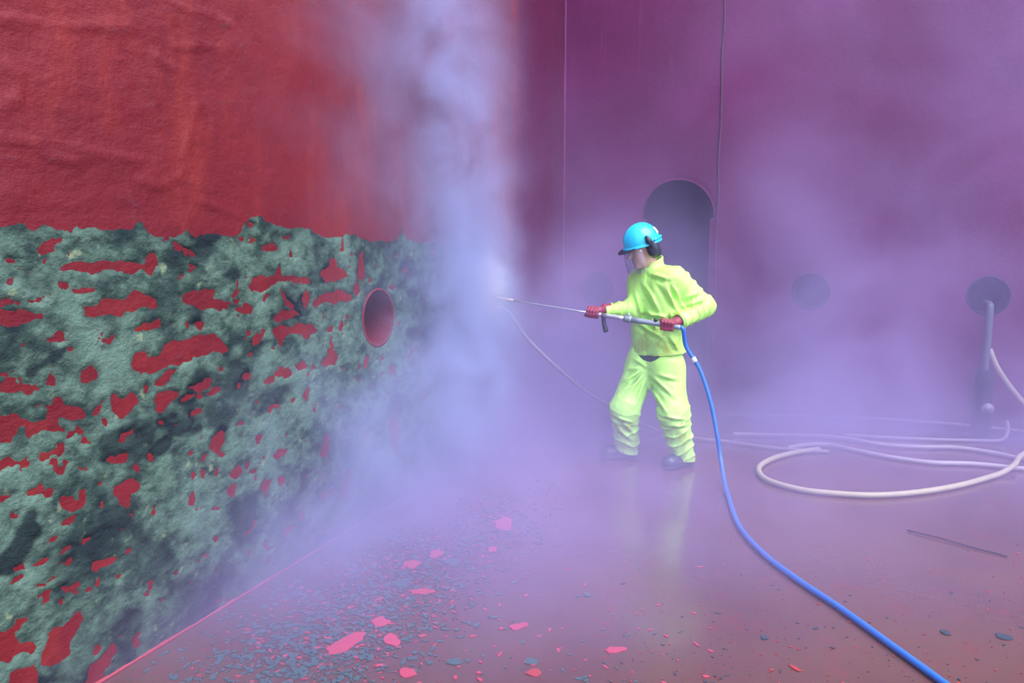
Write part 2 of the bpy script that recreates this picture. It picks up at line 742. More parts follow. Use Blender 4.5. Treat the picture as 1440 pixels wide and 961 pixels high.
u_far = on_left(4, 480)[0] + 0.5
us = np.concatenate([np.arange(0, u_far, 0.0165), np.arange(u_far, 11.0, 0.35)])
zs = np.concatenate([np.arange(0, 4.3, 0.0165), np.arange(4.3, WALL_TOP + 0.2, 0.3)])
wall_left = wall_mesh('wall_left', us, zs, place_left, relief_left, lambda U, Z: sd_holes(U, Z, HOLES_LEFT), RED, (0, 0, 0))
tag(wall_left, 'flat red painted steel hull side with a band of marine growth below the waterline', None, None, 'structure')

s_end = 6.0
us = np.arange(0, s_end, 0.0165)
zs = np.concatenate([np.arange(0, 4.6, 0.0165), np.arange(4.6, WALL_TOP + 0.2, 0.3)])


def relief_back(U, Z):
    P = np.stack([U, Z], -1)
    return 0.008 * fbm(P * 0.8, 3, 33) + 0.002 * fbm(P * np.array([6, 3]), 3, 35)


wall_back = wall_mesh('wall_back', us, zs, place_back, relief_back,
                      lambda U, Z: np.minimum(sd_holes(U, Z, HOLES_BACK, 0.145), sd_door(U, Z)), BACK, (0, 0, 0))
tag(wall_back, 'maroon painted steel wall with round openings and an arched doorway in the mist', None, None, 'structure')


def ring_part(name, c, axis, r, depth, mat, parent, lip=0.012, seg=48):
    """sleeve of a round opening: a thin raised lip, the tube running into the plate and a dark end plate"""
    a, e1, e2 = frame_from(axis)
    prof = [(r + lip, -0.002), (r + lip, 0.004), (r, 0.006), (r - 0.002, 0.0), (r - 0.002, -depth)]
    V, F = [], []
    for k in range(seg):
        t = 2 * math.pi * k / seg
        d = math.cos(t) * e1 + math.sin(t) * e2
        for (rr, off) in prof:
            V.append(c + d * rr + a * off)
    m = len(prof)
    for k in range(seg):
        k2 = (k + 1) % seg
        for j in range(m - 1):
            F.append([k * m + j, k * m + j + 1, k2 * m + j + 1, k2 * m + j])
    return link(name, mesh_np(name, V, F), mat, parent)


def disc_part(name, c, axis, r, mat, parent, seg=40):
    a, e1, e2 = frame_from(axis)
    V = [c + r * (math.cos(2 * math.pi * k / seg) * e1 + math.sin(2 * math.pi * k / seg) * e2) for k in range(seg)]
    V += [v - a * 0.01 for v in V]
    F = [list(range(seg)), list(range(seg, 2 * seg))[::-1]] + [[k, k + seg, (k + 1) % seg + seg, (k + 1) % seg] for k in range(seg)]
    return link(name, mesh_np(name, V, F), mat, parent, smooth=False)


for i, (u, z) in enumerate(HOLES_LEFT):
    c = left_pt(u, z)
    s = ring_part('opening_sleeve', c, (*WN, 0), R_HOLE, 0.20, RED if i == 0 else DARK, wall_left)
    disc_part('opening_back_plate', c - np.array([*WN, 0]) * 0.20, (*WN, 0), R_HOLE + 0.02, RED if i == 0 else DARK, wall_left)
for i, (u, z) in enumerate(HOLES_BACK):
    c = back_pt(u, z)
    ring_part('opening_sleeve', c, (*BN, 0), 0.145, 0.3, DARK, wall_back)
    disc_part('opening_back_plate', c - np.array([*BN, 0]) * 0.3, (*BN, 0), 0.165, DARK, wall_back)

# arched doorway: rim running through the plate, and the dark compartment behind it
prof = []
for k in range(25):
    t = math.pi * k / 24
    prof.append((D_C + D_HW * math.cos(t), D_SPRING + D_HW * math.sin(t)))
prof = [(D_C + D_HW - D_NARROW, D_BOT), (D_C + D_HW - D_NARROW, D_SPRING - 0.035), (D_C + D_HW, D_SPRING - 0.035)] + prof + \
       [(D_C - D_HW, D_SPRING - 0.035), (D_C - D_HW + D_NARROW, D_SPRING - 0.035), (D_C - D_HW + D_NARROW, D_BOT)]
V, F = [], []
m = len(prof)
cz = np.array([D_C, (D_SPRING + D_BOT) / 2])
for (off, grow) in ((0.004, 0.014), (0.006, 0.0), (-0.05, 0.0), (-0.05, 0.02)):
    for (a, b) in prof:
        d = np.array([a, b]) - cz
        d /= np.linalg.norm(d)
        V.append(back_pt(a + d[0] * grow, b + d[1] * grow, off))
for j in range(3):
    for k in range(m):
        k2 = (k + 1) % m
        F.append([j * m + k, j * m + k2, (j + 1) * m + k2, (j + 1) * m + k])
door = link('door_1', mesh_np('door_1', V, F), BACK, smooth=False)
tag(door, 'rim of the arched doorway cut through the maroon wall', None, None, 'structure')

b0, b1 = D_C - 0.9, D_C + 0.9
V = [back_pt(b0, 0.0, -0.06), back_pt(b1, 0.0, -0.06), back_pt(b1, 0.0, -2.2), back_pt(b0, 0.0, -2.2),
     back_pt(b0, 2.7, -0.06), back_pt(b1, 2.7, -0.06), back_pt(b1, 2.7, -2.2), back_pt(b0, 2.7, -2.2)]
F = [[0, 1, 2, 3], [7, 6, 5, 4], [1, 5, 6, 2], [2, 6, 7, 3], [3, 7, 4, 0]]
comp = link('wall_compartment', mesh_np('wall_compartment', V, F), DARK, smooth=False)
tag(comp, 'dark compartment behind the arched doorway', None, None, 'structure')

# floor
nx = 90
xs, ys = np.linspace(-9, 9, nx), np.linspace(-8, 12, nx)
X, Y = np.meshgrid(xs, ys, indexing='ij')
P = np.stack([X, Y], -1)
V = np.stack([X, Y, np.zeros_like(X)], -1).reshape(-1, 3)
i, j = np.meshgrid(np.arange(nx - 1), np.arange(nx - 1), indexing='ij')
a = (i * nx + j).ravel()
floor = link('floor', mesh_np('floor', V, np.stack([a, a + nx, a + nx + 1, a + 1], 1)), FLOOR)
tag(floor, 'wet reddish brown dock floor', None, None, 'structure')


def bead(name, pts, r, mat, label, n=12, jig=0.25, seg=8):
    path = catmull(pts, n)
    rad = r * (1 + jig * fbm(np.stack([np.arange(len(path)) * 0.7, np.zeros(len(path))], -1), 2, 41))
    V, F = tube(path, rad, seg)
    o = link(name, mesh_np(name, V, F), mat)
    return tag(o, label, None, None, 'structure')


bead('trim_1', [left_pt(u, 0.006, 0.004) for u in np.linspace(0.05, 9, 12)], 0.008, WELD,
     'pinkish red weld bead where the hull side meets the floor', 14)
sx = on_back(1012, 200)[0]
seam = []
for py in np.linspace(-160, 560, 16):
    z = on_back(1012, py)[1]
    seam.append(back_pt(sx + 0.006 * math.sin(py * 0.05), max(z, 0.05), 0.003))
bead('trim_2', seam, 0.011, WELD_DARK, 'dark vertical weld seam on the maroon wall beside the doorway', 8, 0.5)
bead('trim_3', [CORNER + np.array([*(WN + BN), 0]) * 0.01 + np.array([0, 0, z]) for z in np.linspace(0, 5.2, 10)], 0.016, BACK,
     'vertical weld bead in the corner of the two walls', 8)

# ----------------------------------------------------------------------------
# marine growth crust with the red patches left bare (holes through the crust)
# ----------------------------------------------------------------------------
PATCHES = """
50,353 75,335 88,333 85,342 70,355 58,357
84,380 90,370 105,363 110,368 125,370 150,367 190,370 203,372 208,358 215,354 221,368 228,372 218,380 212,386 205,382 198,380 187,388 180,384 172,380 150,380 130,384 110,380 95,382
103,410 115,403 135,404 137,410 125,413 112,413
116,432 125,430 140,424 155,420 180,421 187,410 195,409 210,415 219,422 222,430 215,435 205,430 190,438 170,443 145,445 122,446
185,463 200,455 210,451 225,450 226,460 215,464 195,467 187,468
148,487 155,470 162,468 163,475 155,484
-12,437 25,435 45,439 62,441 60,449 45,452 30,456 10,458 -12,454
-12,424 20,422 27,427 15,431 -12,430
260,412 275,407 290,404 303,408 300,420 325,425 320,437 305,435 290,432 280,436 268,428 258,420
322,420 330,410 333,395 337,398 335,412 328,420
187,512 190,497 200,492 210,500 222,500 230,485 245,478 262,478 275,470 290,473 302,470 310,478 322,492 318,498 300,497 280,502 265,508 240,513 220,522 200,526 188,520
110,530 115,520 128,515 136,522 135,533 128,540 115,538
-12,555 -12,542 8,535 10,529 22,529 25,540 40,540 52,542 54,548 45,552 30,550 15,554
65,540 70,527 76,532 76,540
-12,583 20,582 30,588 45,592 63,590 68,575 60,572 42,572 55,568 72,570 77,560 85,562 92,572 105,571 115,575 122,582 120,592 110,593 95,588 84,590 83,598 92,602 90,608 75,605 60,606 48,612 40,620 36,610 35,600 28,600 22,612 15,622 -12,620
127,585 135,570 145,562 147,570 140,582 132,587
156,565 158,553 166,560 172,560 182,550 190,555 193,565 187,575 175,584 170,590 160,583 158,573
167,621 170,608 178,604 187,603 186,609 177,613 173,620
145,650 155,643 170,640 181,637 177,650 165,652
187,659 190,653 197,658 198,665 192,667
206,645 209,639 216,641 215,648 208,652
157,695 162,685 175,676 190,672 195,680 195,687 185,693 180,704 170,712 165,703
82,707 88,700 100,699 108,703 115,690 121,685 122,700 115,715 102,722 90,718
36,695 45,688 58,681 62,687 52,693 40,698
-10,700 10,695 20,693 18,700 5,707 -10,707
133,684 140,676 147,674 144,682 136,688
138,712 142,703 146,706 145,717 140,717
218,563 222,553 235,548 250,552 252,558 240,565 232,575 225,583 219,575
252,562 262,554 272,556 268,562 255,567
222,592 235,588 243,586 235,593 225,598
265,545 280,540 290,532 298,534 295,545 280,550
290,556 300,547 308,541 310,547 300,555
268,582 275,576 284,575 282,582 270,585
216,543 225,530 240,521 248,520 240,535 225,543
200,545 206,538 212,546 205,552
295,632 298,618 310,605 317,607 315,620 305,637
281,648 285,640 290,638 288,650
282,675 283,662 288,662 288,678
301,670 303,657 308,657 306,672
322,668 328,656 338,652 340,664 330,674
318,690 326,680 334,682 330,698 322,704
344,660 347,650 351,650 350,660
340,532 345,526 353,526 352,533 344,536
332,542 338,536 343,538 336,545
332,597 340,592 345,595 338,600
358,625 362,612 368,612 366,630
366,690 372,674 380,678 376,700
384,640 392,632 402,634 398,645 388,648
127,795 130,788 145,787 160,784 167,787 155,793 140,800 135,808 130,805
57,933 60,915 68,900 75,880 82,882 85,888 97,872 105,862 113,860 117,870 113,882 105,895 98,905 98,920 85,930 73,940 62,935
-8,890 10,885 22,873 38,865 42,872 30,880 20,890 25,905 45,902 53,910 45,920 28,920 18,925 10,935 -8,935
8,975 15,945 35,940 48,935 53,950 57,975
82,848 86,840 90,844 88,852
92,860 96,851 100,855 97,864
100,833 106,827 113,831 110,838 103,838
135,824 137,810 141,812 139,826
45,795 58,786 70,784 66,792 52,798
118,965 125,935 140,925 150,915 160,905 165,915 150,935 140,965
130,920 136,910 142,915 136,924
349,403 357,390 367,388 385,388 392,376 396,388 415,389 432,391 435,398 425,400 408,396 395,397 385,402 370,410 355,410
366,350 378,343 391,345 390,353 375,353
396,333 408,331 410,337 398,337
380,333 388,329 392,333 386,336
449,390 452,382 463,374 462,365 470,362 475,375 487,384 490,390 475,395 458,396
503,390 505,358 510,352 511,370 513,390 507,393
335,434 345,429 357,431 353,440 340,440
366,424 374,412 379,414 374,424
395,405 405,420 415,430 410,437 400,430
423,420 430,410 436,412 434,425 427,427
382,447 395,437 415,435 419,443 405,450 388,453
440,428 450,418 460,412 475,408 485,410 495,415 490,422 478,424 470,430 455,425 445,432
382,465 395,457 410,460 420,455 440,457 446,465 437,472 432,480 425,473 412,470 400,475 395,488 388,480 385,470
354,478 362,470 370,472 365,482 357,485
452,513 460,500 470,494 475,502 470,512 458,517
417,515 425,510 433,512 432,518 420,520
385,527 395,517 405,518 412,527 405,533 395,530
371,537 380,530 387,528 385,538 375,540
475,465 480,448 484,455 480,468
512,515 514,502 518,502 517,518
546,526 550,514 556,516 553,527
496,405 502,398 506,410 500,416
545,600 555,575 562,600 560,640 550,630
450,640 458,610 464,615 460,645
480,700 486,660 494,665 490,705
425,560 432,545 437,550 430,566
263,380 267,376 273,378 270,383
272,456 278,450 285,452 286,460 278,465
258,470 263,456 268,458 264,466
236,458 240,452 245,455 241,461
35,390 40,385 45,388 40,392
348,318 352,314 356,317 352,320
"""
EDGE = """-400,330 -200,322 -60,318 0,322 18,318 28,315 45,326 60,316 72,320 80,325 100,328 107,318 120,320 140,322 165,325 185,322 190,312 200,311 207,325 215,330 228,335
255,333 262,322 270,333 300,328 330,333 340,325 346,310 355,305 370,306 375,314 395,318 410,322 425,320 440,325 455,333 475,333 495,331 510,335 520,340 540,338
550,340 560,335 566,318 571,335 580,340 620,343 655,346"""


def parse(t):
    return [tuple(float(x) for x in p.split(',')) for p in t.split()]


def sd_poly(U, Z, poly):
    """signed distance to a polygon, negative inside"""
    d = np.full(U.shape, 1e9)
    inside = np.zeros(U.shape, bool)
    n = len(poly)
    for k in range(n):
        a, b = np.array(poly[k]), np.array(poly[(k + 1) % n])
        e = b - a
        t = np.clip(((U - a[0]) * e[0] + (Z - a[1]) * e[1]) / max(np.dot(e, e), 1e-12), 0, 1)
        d = np.minimum(d, np.hypot(U - a[0] - t * e[0], Z - a[1] - t * e[1]))
        c = (a[1] > Z) != (b[1] > Z)
        with np.errstate(divide='ignore', invalid='ignore'):
            xi = a[0] + (Z - a[1]) * e[0] / (e[1] if e[1] != 0 else 1e-12)
        inside ^= c & (U < xi)
    return np.where(inside, -d, d)


cell = 0.0075
u_near = on_left(4, 900)[0] + 0.25
u_growth_end = on_left(668, 500)[0]
us = np.arange(u_growth_end - 0.2, u_near, cell)
zs = np.arange(0.004, 1.80, cell)
U, Z = np.meshgrid(us, zs, indexing='ij')
PUZ = np.stack([U, Z], -1)
wob = 0.014 * fbm(PUZ * np.array([22, 30]), 3, 51) + 0.006 * fbm(PUZ * 60, 2, 53)
ed = sorted(on_left(*p) for p in parse(EDGE))
d_top = np.interp(U, [e[0] for e in ed], [e[1] for e in ed]) - Z
d_red = np.full(U.shape, 0.5)
for line in PATCHES.strip().splitlines():
    poly = [on_left(*p) for p in parse(line)]
    pa = np.array(poly)
    lo, hi = pa.min(0) - 0.08, pa.max(0) + 0.08
    i0, i1 = np.searchsorted(us, lo[0]), np.searchsorted(us, hi[0])
    j0, j1 = np.searchsorted(zs, lo[1]), np.searchsorted(zs, hi[1])
    if i1 > i0 and j1 > j0:
        sl = (slice(i0, i1), slice(j0, j1))
        d_red[sl] = np.minimum(d_red[sl], sd_poly(U[sl], Z[sl], poly))
# small scattered bare spots, more of them towards the freshly jetted end
sp = fbm(PUZ * np.array([16, 22]), 3, 57)
fresh = np.clip((2.6 - U) / 1.4, 0, 1) * np.clip((1.25 - Z) / 0.4, 0, 1)
d_spots = (0.54 - 0.14 * fresh - sp) * 0.06
d_end = (U - u_growth_end) + 0.10 * fbm(PUZ * 5, 3, 59)
d_hole = sd_holes(U, Z, HOLES_LEFT) - 0.010
a = np.minimum(np.minimum(d_red, d_spots), np.minimum(d_top, d_end)) + wob
a = np.minimum(a, d_hole)
lump = 0.5 + 0.5 * fbm(PUZ * 14, 4, 61)
H = np.clip(a / 0.010, -1, 1) * 0.003 + np.clip(a / 0.03, 0, 1) * 0.008 * lump
H = np.where(a < 0, np.minimum(H, -0.0004), H)
V = place_left(U, Z, H).reshape(-1, 3)
ok = H > -0.0029
keep = ok[1:, 1:] | ok[:-1, :-1] | ok[1:, :-1] | ok[:-1, 1:]
nz = len(zs)
i, j = np.nonzero(keep)
b = i * nz + j
me = mesh_np('marine_growth', V, np.stack([b, b + 1, b + nz + 1, b + nz], 1))
# wet, older growth is dark: a band under the old waterline, rims round bare spots, and blotches
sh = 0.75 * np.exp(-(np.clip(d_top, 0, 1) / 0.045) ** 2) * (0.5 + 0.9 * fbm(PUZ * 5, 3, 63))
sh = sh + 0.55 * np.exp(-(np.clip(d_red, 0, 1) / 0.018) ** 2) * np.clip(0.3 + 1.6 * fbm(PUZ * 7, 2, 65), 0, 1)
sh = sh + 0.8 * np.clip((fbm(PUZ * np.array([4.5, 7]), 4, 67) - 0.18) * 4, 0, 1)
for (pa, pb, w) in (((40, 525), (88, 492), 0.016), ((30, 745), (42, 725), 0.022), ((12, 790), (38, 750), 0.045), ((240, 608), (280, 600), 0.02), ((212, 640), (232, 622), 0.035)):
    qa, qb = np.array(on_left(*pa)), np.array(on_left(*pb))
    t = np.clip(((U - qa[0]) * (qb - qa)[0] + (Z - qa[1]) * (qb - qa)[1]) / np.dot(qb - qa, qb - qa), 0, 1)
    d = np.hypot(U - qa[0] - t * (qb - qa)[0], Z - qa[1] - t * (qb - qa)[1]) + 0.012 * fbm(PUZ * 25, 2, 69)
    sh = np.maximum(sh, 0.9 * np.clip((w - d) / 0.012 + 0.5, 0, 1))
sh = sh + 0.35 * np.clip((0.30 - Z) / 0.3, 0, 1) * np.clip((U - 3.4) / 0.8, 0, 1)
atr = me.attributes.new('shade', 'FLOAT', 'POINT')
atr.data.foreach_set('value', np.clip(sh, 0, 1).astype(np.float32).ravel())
growth = link('marine_growth', me, GROWTH, wall_left)
growth['label'] = 'grey green marine growth crust broken by bare red patches'

# ----------------------------------------------------------------------------
# the person
# ----------------------------------------------------------------------------
ROOT = np.array([*at(915, 650, 5.46)[:2], 0.0])
J = dict(
    neck=at(917, 376, 5.50), head=at(903, 349, 5.44), chest=at(926, 412, 5.50), waist=at(925, 470, 5.50), pelvis=at(922, 508, 5.50),
    ls=at(949, 393, 5.36), le=at(989, 431, 5.40), lw=at(955, 451, 5.265), rs=at(901, 394, 5.62), re=at(891, 434, 5.50), rw=at(851, 437, 5.44),
    lh=at(937, 514, 5.44), lk=at(947, 580, 5.34), la=at(961, 640, 5.36), rh=at(905, 514, 5.56), rk=at(879, 574, 5.46), ra=at(881, 633, 5.56))
J['la'][2] = max(J['la'][2], 0.10)
FWD = np.array([-0.80, -0.60, 0.0])
LEFT = np.array([0.60, -0.80, 0.0])
UP = np.array([0, 0, 1.0])
L_GRIP = at(939, 458, 5.225)
R_GRIP = at(834, 441, 5.425)
LANCE_AX = (R_GRIP - L_GRIP) / np.linalg.norm(R_GRIP - L_GRIP)

# body -------------------------------------------------------------------
hf = np.array([-0.90, -0.30, -0.31])
hf /= np.linalg.norm(hf)                                     # the face looks left and down
hl = np.cross(UP, hf)
hl /= np.linalg.norm(hl)
hu = np.cross(hf, hl)
HC = J['head']


def hp(f, l, u):
    return HC + hf * f + hl * l + hu * u


allp = np.array(list(J.values()))
fb = Field(allp.min(0) - [0.22, 0.25, 0.12], allp.max(0) + [0.15, 0.25, 0.22], 0.008)
fb.lo[2] = min(fb.lo[2], -0.02)
fb.ell(hp(0.0, 0, 0.03), (0.098, 0.077, 0.105), (hf, hl, hu))          # skull
fb.ell(hp(0.03, 0, -0.055), (0.062, 0.056, 0.075), (hf, hl, hu))       # jaw
fb.cap(hp(0.093, 0, 0.005), hp(0.115, 0, -0.032), 0.008, 0.015, 0.014)  # nose
fb.ell(hp(0.082, 0, -0.075), (0.017, 0.026, 0.010), (hf, hl, hu), 0.01)  # lips
fb.ell(hp(0.075, 0, -0.108), (0.022, 0.026, 0.018), (hf, hl, hu), 0.02)  # chin
fb.ell(hp(0.083, 0, 0.030), (0.018, 0.055, 0.011), (hf, hl, hu), 0.015)  # brow
for s in (-1, 1):
    fb.ell(hp(0.074, 0.031 * s, 0.006), (0.014, 0.016, 0.012), (hf, hl, hu), 0.004)   # eyes
    fb.ell(hp(-0.005, 0.080 * s, -0.01), (0.018, 0.010, 0.033), (hf, hl, hu), 0.008)  # ears
fb.cap(J['neck'] - UP * 0.03, hp(-0.02, 0, -0.05), 0.058, 0.055)
for s, sh_ in ((1, 'ls'), (-1, 'rs')):
    fb.cap(J['neck'] - UP * 0.03, J[sh_], 0.05, 0.055, 0.05)
    fb.cap(J['chest'] + LEFT * 0.075 * s + UP * 0.04, J['waist'] + LEFT * 0.055 * s, 0.115, 0.098, 0.06)
    fb.cap(J['waist'] + LEFT * 0.055 * s, J['pelvis'] + LEFT * 0.07 * s, 0.098, 0.108, 0.06)
fb.chain([J['ls'], J['le'], J['lw'], L_GRIP + (J['lw'] - L_GRIP) * 0.5], [0.052, 0.040, 0.023, 0.018], 0.02)
fb.chain([J['rs'], J['re'], J['rw'], R_GRIP + (J['rw'] - R_GRIP) * 0.5], [0.052, 0.040, 0.023, 0.018], 0.02)
fb.chain([J['lh'], J['lk'], J['la']], [0.088, 0.058, 0.042], 0.05)
fb.chain([J['rh'], J['rk'], J['ra']], [0.088, 0.058, 0.042], 0.05)
TOE_R = np.array([-0.97, -0.22, 0])
TOE_L = np.array([-0.80, -0.60, 0])
for an, toe in (('la', TOE_L), ('ra', TOE_R)):
    f0 = np.array([*J[an][:2], 0.055])
    fb.cap(J[an], f0 - toe * 0.03, 0.042, 0.04)
    fb.cap(f0 - toe * 0.03, f0 + toe * 0.13 - UP * 0.02, 0.04, 0.028)
me = fb.mesh('person', ROOT)
person = link('person', me, SKIN, None, ROOT)
tag(person, 'person in lime oilskins and a cyan helmet standing on the wet floor', 'person')


# clothing ---------------------------------------------------------------
def seg_dist(P, a, b):
    ab = b - a
    t = np.clip(((P - a) @ ab) / np.dot(ab, ab), 0, 1)
    q = P - a - t[..., None] * ab
    return np.sqrt((q * q).sum(-1)), t


def ridges(P, a, b, n, amp, tilt, seed, reach, power=2.0):
    """folds that run round a limb from a to b"""
    a, b = np.asarray(a), np.asarray(b)
    ax = (b - a) / np.linalg.norm(b - a)
    d, t = seg_dist(P, a, b)
    w = (P - a) @ ax / np.linalg.norm(b - a)
    w = w + 0.10 * fbm(P * 9, 2, seed) + ((P - a) @ np.asarray(tilt))
    r = 1 - np.abs(np.sin(math.pi * n * w)) ** 0.8
    env = np.clip(1 - d / reach, 0, 1) ** 0.5 * np.clip(1.3 - np.abs(w - 0.5) * 1.6, 0, 1)
    return -amp * r ** power * env


def creases(P, lines, amp, width, y_mid):
    """folds on the side towards the open dock (y below y_mid): a ridge with a groove beside it"""
    out = np.zeros(P.shape[:-1])
    Q = P[..., [0, 2]]
    front = np.clip((y_mid - P[..., 1]) / 0.05, 0, 1)
    for (a, b) in lines:
        a, b = np.asarray(a)[[0, 2]], np.asarray(b)[[0, 2]]
        ab = b - a
        t = np.clip(((Q - a) @ ab) / np.dot(ab, ab), 0, 1)
        q = Q - a - t[..., None] * ab
        d = np.sqrt((q * q).sum(-1))
        side = d * np.sign(q[..., 0] * ab[1] - q[..., 1] * ab[0])
        prof = np.exp(-(side / width) ** 2) - 0.9 * np.exp(-((side - 1.9 * width) / width) ** 2)
        out = out - amp * prof * np.sin(math.pi * np.clip(t, 0.06, 0.94)) * front * (d < 4 * width)
    return out


def dirt_attr(me, fn):
    n = len(me.vertices)
    co = np.empty(n * 3, dtype=np.float32)
    me.vertices.foreach_get('co', co)
    val = fn(co.reshape(-1, 3) + ROOT.astype(np.float32))
    me.attributes.new('dirt', 'FLOAT', 'POINT').data.foreach_set('value', np.clip(val, 0, 1).astype(np.float32))


# jacket
hem_c = at(927, 497, 5.49)
fj = Field(np.minimum(allp.min(0), J['rw']) * [1, 1, 0] + [-0.10, -0.28, hem_c[2] - 0.10], allp.max(0) * [1, 1, 0] + [0.16, 0.24, J['neck'][2] + 0.15], 0.0065)
for s, sh_ in ((1, 'ls'), (-1, 'rs')):
    fj.cap(J['neck'] + LEFT * 0.02 * s - UP * 0.05, J[sh_] - UP * 0.005, 0.075, 0.080, 0.05)
    fj.cap(J['chest'] + LEFT * 0.085 * s + UP * 0.03, J['waist'] + LEFT * 0.065 * s, 0.142, 0.122, 0.06)
    fj.cap(J['waist'] + LEFT * 0.065 * s, hem_c + LEFT * 0.085 * s - UP * 0.06, 0.122, 0.130, 0.06)
fj.chain([J['ls'], J['le'], J['lw'] + (J['lw'] - J['le']) * 0.06], [0.085, 0.073, 0.050], 0.04)
fj.chain([J['rs'], J['re'], J['rw'] + (J['rw'] - J['re']) * 0.02], [0.080, 0.066, 0.046], 0.04)
fj.cap(J['neck'] - UP * 0.03, J['neck'] + UP * 0.055 + hf * 0.008, 0.088, 0.080, 0.02)           # standing collar
P = fj.pts()
body_d = fj.D.copy()
lines = [(at(925, 395, 5.34), at(955, 440, 5.30)), (at(905, 395, 5.36), at(930, 445, 5.32)), (at(935, 398, 5.30), at(950, 432, 5.28)),
         (at(893, 405, 5.42), at(905, 450, 5.36)), (at(945, 400, 5.28), at(958, 425, 5.28)), (at(915, 385, 5.38), at(940, 392, 5.30)),
         (at(962, 420, 5.28), at(985, 410, 5.32)), (at(960, 432, 5.25), at(990, 420, 5.32)), (at(905, 440, 5.34), at(945, 448, 5.30)),
         (at(898, 455, 5.36), at(935, 478, 5.34)), (at(910, 430, 5.34), at(925, 470, 5.33)), (at(940, 470, 5.32), at(955, 495, 5.34))]
fj.D += (creases(P, lines, 0.017, 0.013, 5.50)
         + ridges(P, J['ls'], J['le'], 4, 0.020, (0.6, 0.0, 0.8), 71, 0.15)
         + ridges(P, J['le'], J['lw'], 5, 0.020, (0.5, 0.5, 0.0), 73, 0.13)
         + ridges(P, J['re'], J['rw'], 4, 0.014, (0.3, 0.0, 0.6), 75, 0.12)
         + 0.014 * fbm(P * np.array([9, 9, 6]), 3, 77)
         + 0.004 * np.minimum(np.abs(((P - J['chest']) @ LEFT) + 0.01) / 0.008, 1) * (((P - J['chest']) @ FWD) > 0.05) - 0.004).astype(np.float32)
# collar opens to the front, a cavity under the hem and in the cuffs
shell = -(fj.D + 0.013)
hem_plane = (P - hem_c) @ np.array([-0.10, 0.02, 1.0])
fj.D = np.maximum(fj.D, np.where(hem_plane < 0.10, shell, -1)).astype(np.float32)
fj.D = np.maximum(fj.D, -hem_plane.astype(np.float32))
col_top = (P - (J['neck'] + UP * 0.050)) @ np.array([0.36, 0.30, 0.0]) * 0 + (P[..., 2] - J['neck'][2] - 0.045 + ((P - J['neck']) @ hf) * 0.42)
near_neck = np.sqrt(((P - J['neck'])[..., :2] ** 2).sum(-1)) < 0.13
fj.D = np.where(near_neck, np.maximum(fj.D, col_top), fj.D)
neck_in = np.sqrt(((P - J['neck'] - hf * 0.01)[..., :2] ** 2).sum(-1)) - 0.070
fj.D = np.where(P[..., 2] > J['neck'][2] + 0.015, np.maximum(fj.D, -neck_in), fj.D)
for e, w, k in (('le', 'lw', 0.05), ('re', 'rw', 0.0)):
    ax = J[w] - J[e]
    L = np.linalg.norm(ax)
    ax = ax / L
    t = (P - J[w]) @ ax
    dist, _ = seg_dist(P, J[e], J[w] + ax * 0.12)
    nearw = dist < 0.085
    fj.D = np.where(nearw, np.maximum(fj.D, t - 0.008), fj.D)
    fj.D = np.where(nearw & (t > -0.035), np.maximum(fj.D, -(body_d + 0.012)), fj.D)
fj.D = fj.D.astype(np.float32)
me = fj.mesh('jacket', ROOT)
dirt_attr(me, lambda C: 1.0 * np.clip((hem_c[2] + 0.28 - C[:, 2]) / 0.10, 0, 1)
          + 0.9 * np.exp(-(seg_dist(C, J['le'], J['lw'])[0] / 0.10) ** 2) + 0.9 * np.exp(-(seg_dist(C, J['re'], J['rw'])[0] / 0.09) ** 2))
jacket = link('jacket', me, LIME, person)
jacket['label'] = 'lime yellow waterproof jacket, soiled at the hem and forearms'

# trousers
top_c = at(922, 490, 5.50)
ft = Field(np.array([allp[:, 0].min(), J['lk'][1], 0.02]) * [0, 1, 1] + [J['rk'][0] - 0.20, -0.22, 0.0], np.array([J['la'][0] + 0.18, J['rh'][1] + 0.24, top_c[2] + 0.08]), 0.0065)
for s, sh_ in ((1, 'lh'), (-1, 'rh')):
    ft.cap(top_c + LEFT * 0.075 * s + UP * 0.03, J[sh_] - UP * 0.02, 0.108, 0.118, 0.06)
ft.chain([J['lh'], J['lk'], J['la'] - UP * 0.06], [0.122, 0.102, 0.078], 0.05)
ft.chain([J['rh'], J['rk'], J['ra'] - UP * 0.06], [0.122, 0.098, 0.080], 0.05)
P = ft.pts()
lines = [(at(912, 528, 5.30), at(880, 560, 5.34)), (at(910, 522, 5.32), at(875, 540, 5.38)), (at(915, 534, 5.28), at(893, 575, 5.32)), (at(905, 535, 5.32), at(870, 555, 5.38)),
         (at(908, 518, 5.34), at(882, 522, 5.42)), (at(918, 530, 5.28), at(950, 560, 5.24)), (at(925, 528, 5.28), at(955, 535, 5.26)),
         (at(915, 545, 5.30), at(940, 585, 5.24)), (at(862, 585, 5.36), at(895, 598, 5.34)), (at(865, 600, 5.38), at(890, 622, 5.38)),
         (at(872, 590, 5.36), at(893, 612, 5.36)), (at(930, 585, 5.25), at(968, 590, 5.24)), (at(935, 600, 5.24), at(970, 598, 5.25)), (at(890, 505, 5.40), at(915, 520, 5.32))]
ft.D += (creases(P, lines, 0.015, 0.012, 5.50)
         + ridges(P, J['lk'], J['la'], 5, 0.024, (0.5, 0.0, 0.5), 81, 0.17)
         + ridges(P, J['rk'], J['ra'], 5, 0.022, (-0.5, 0.0, 0.4), 83, 0.17)
         + 0.013 * fbm(P * np.array([10, 10, 7]), 3, 85)).astype(np.float32)
ft.D = np.maximum(ft.D, -(ft.D + 0.014))
ft.D = np.maximum(ft.D, (P - top_c) @ np.array([0.05, 0.0, 1.0]) + 0.098 * np.exp(-((P[..., 0] - at(913, 500, 5.35)[0]) / 0.085) ** 2) * (P[..., 1] < 5.52) - 0.012)
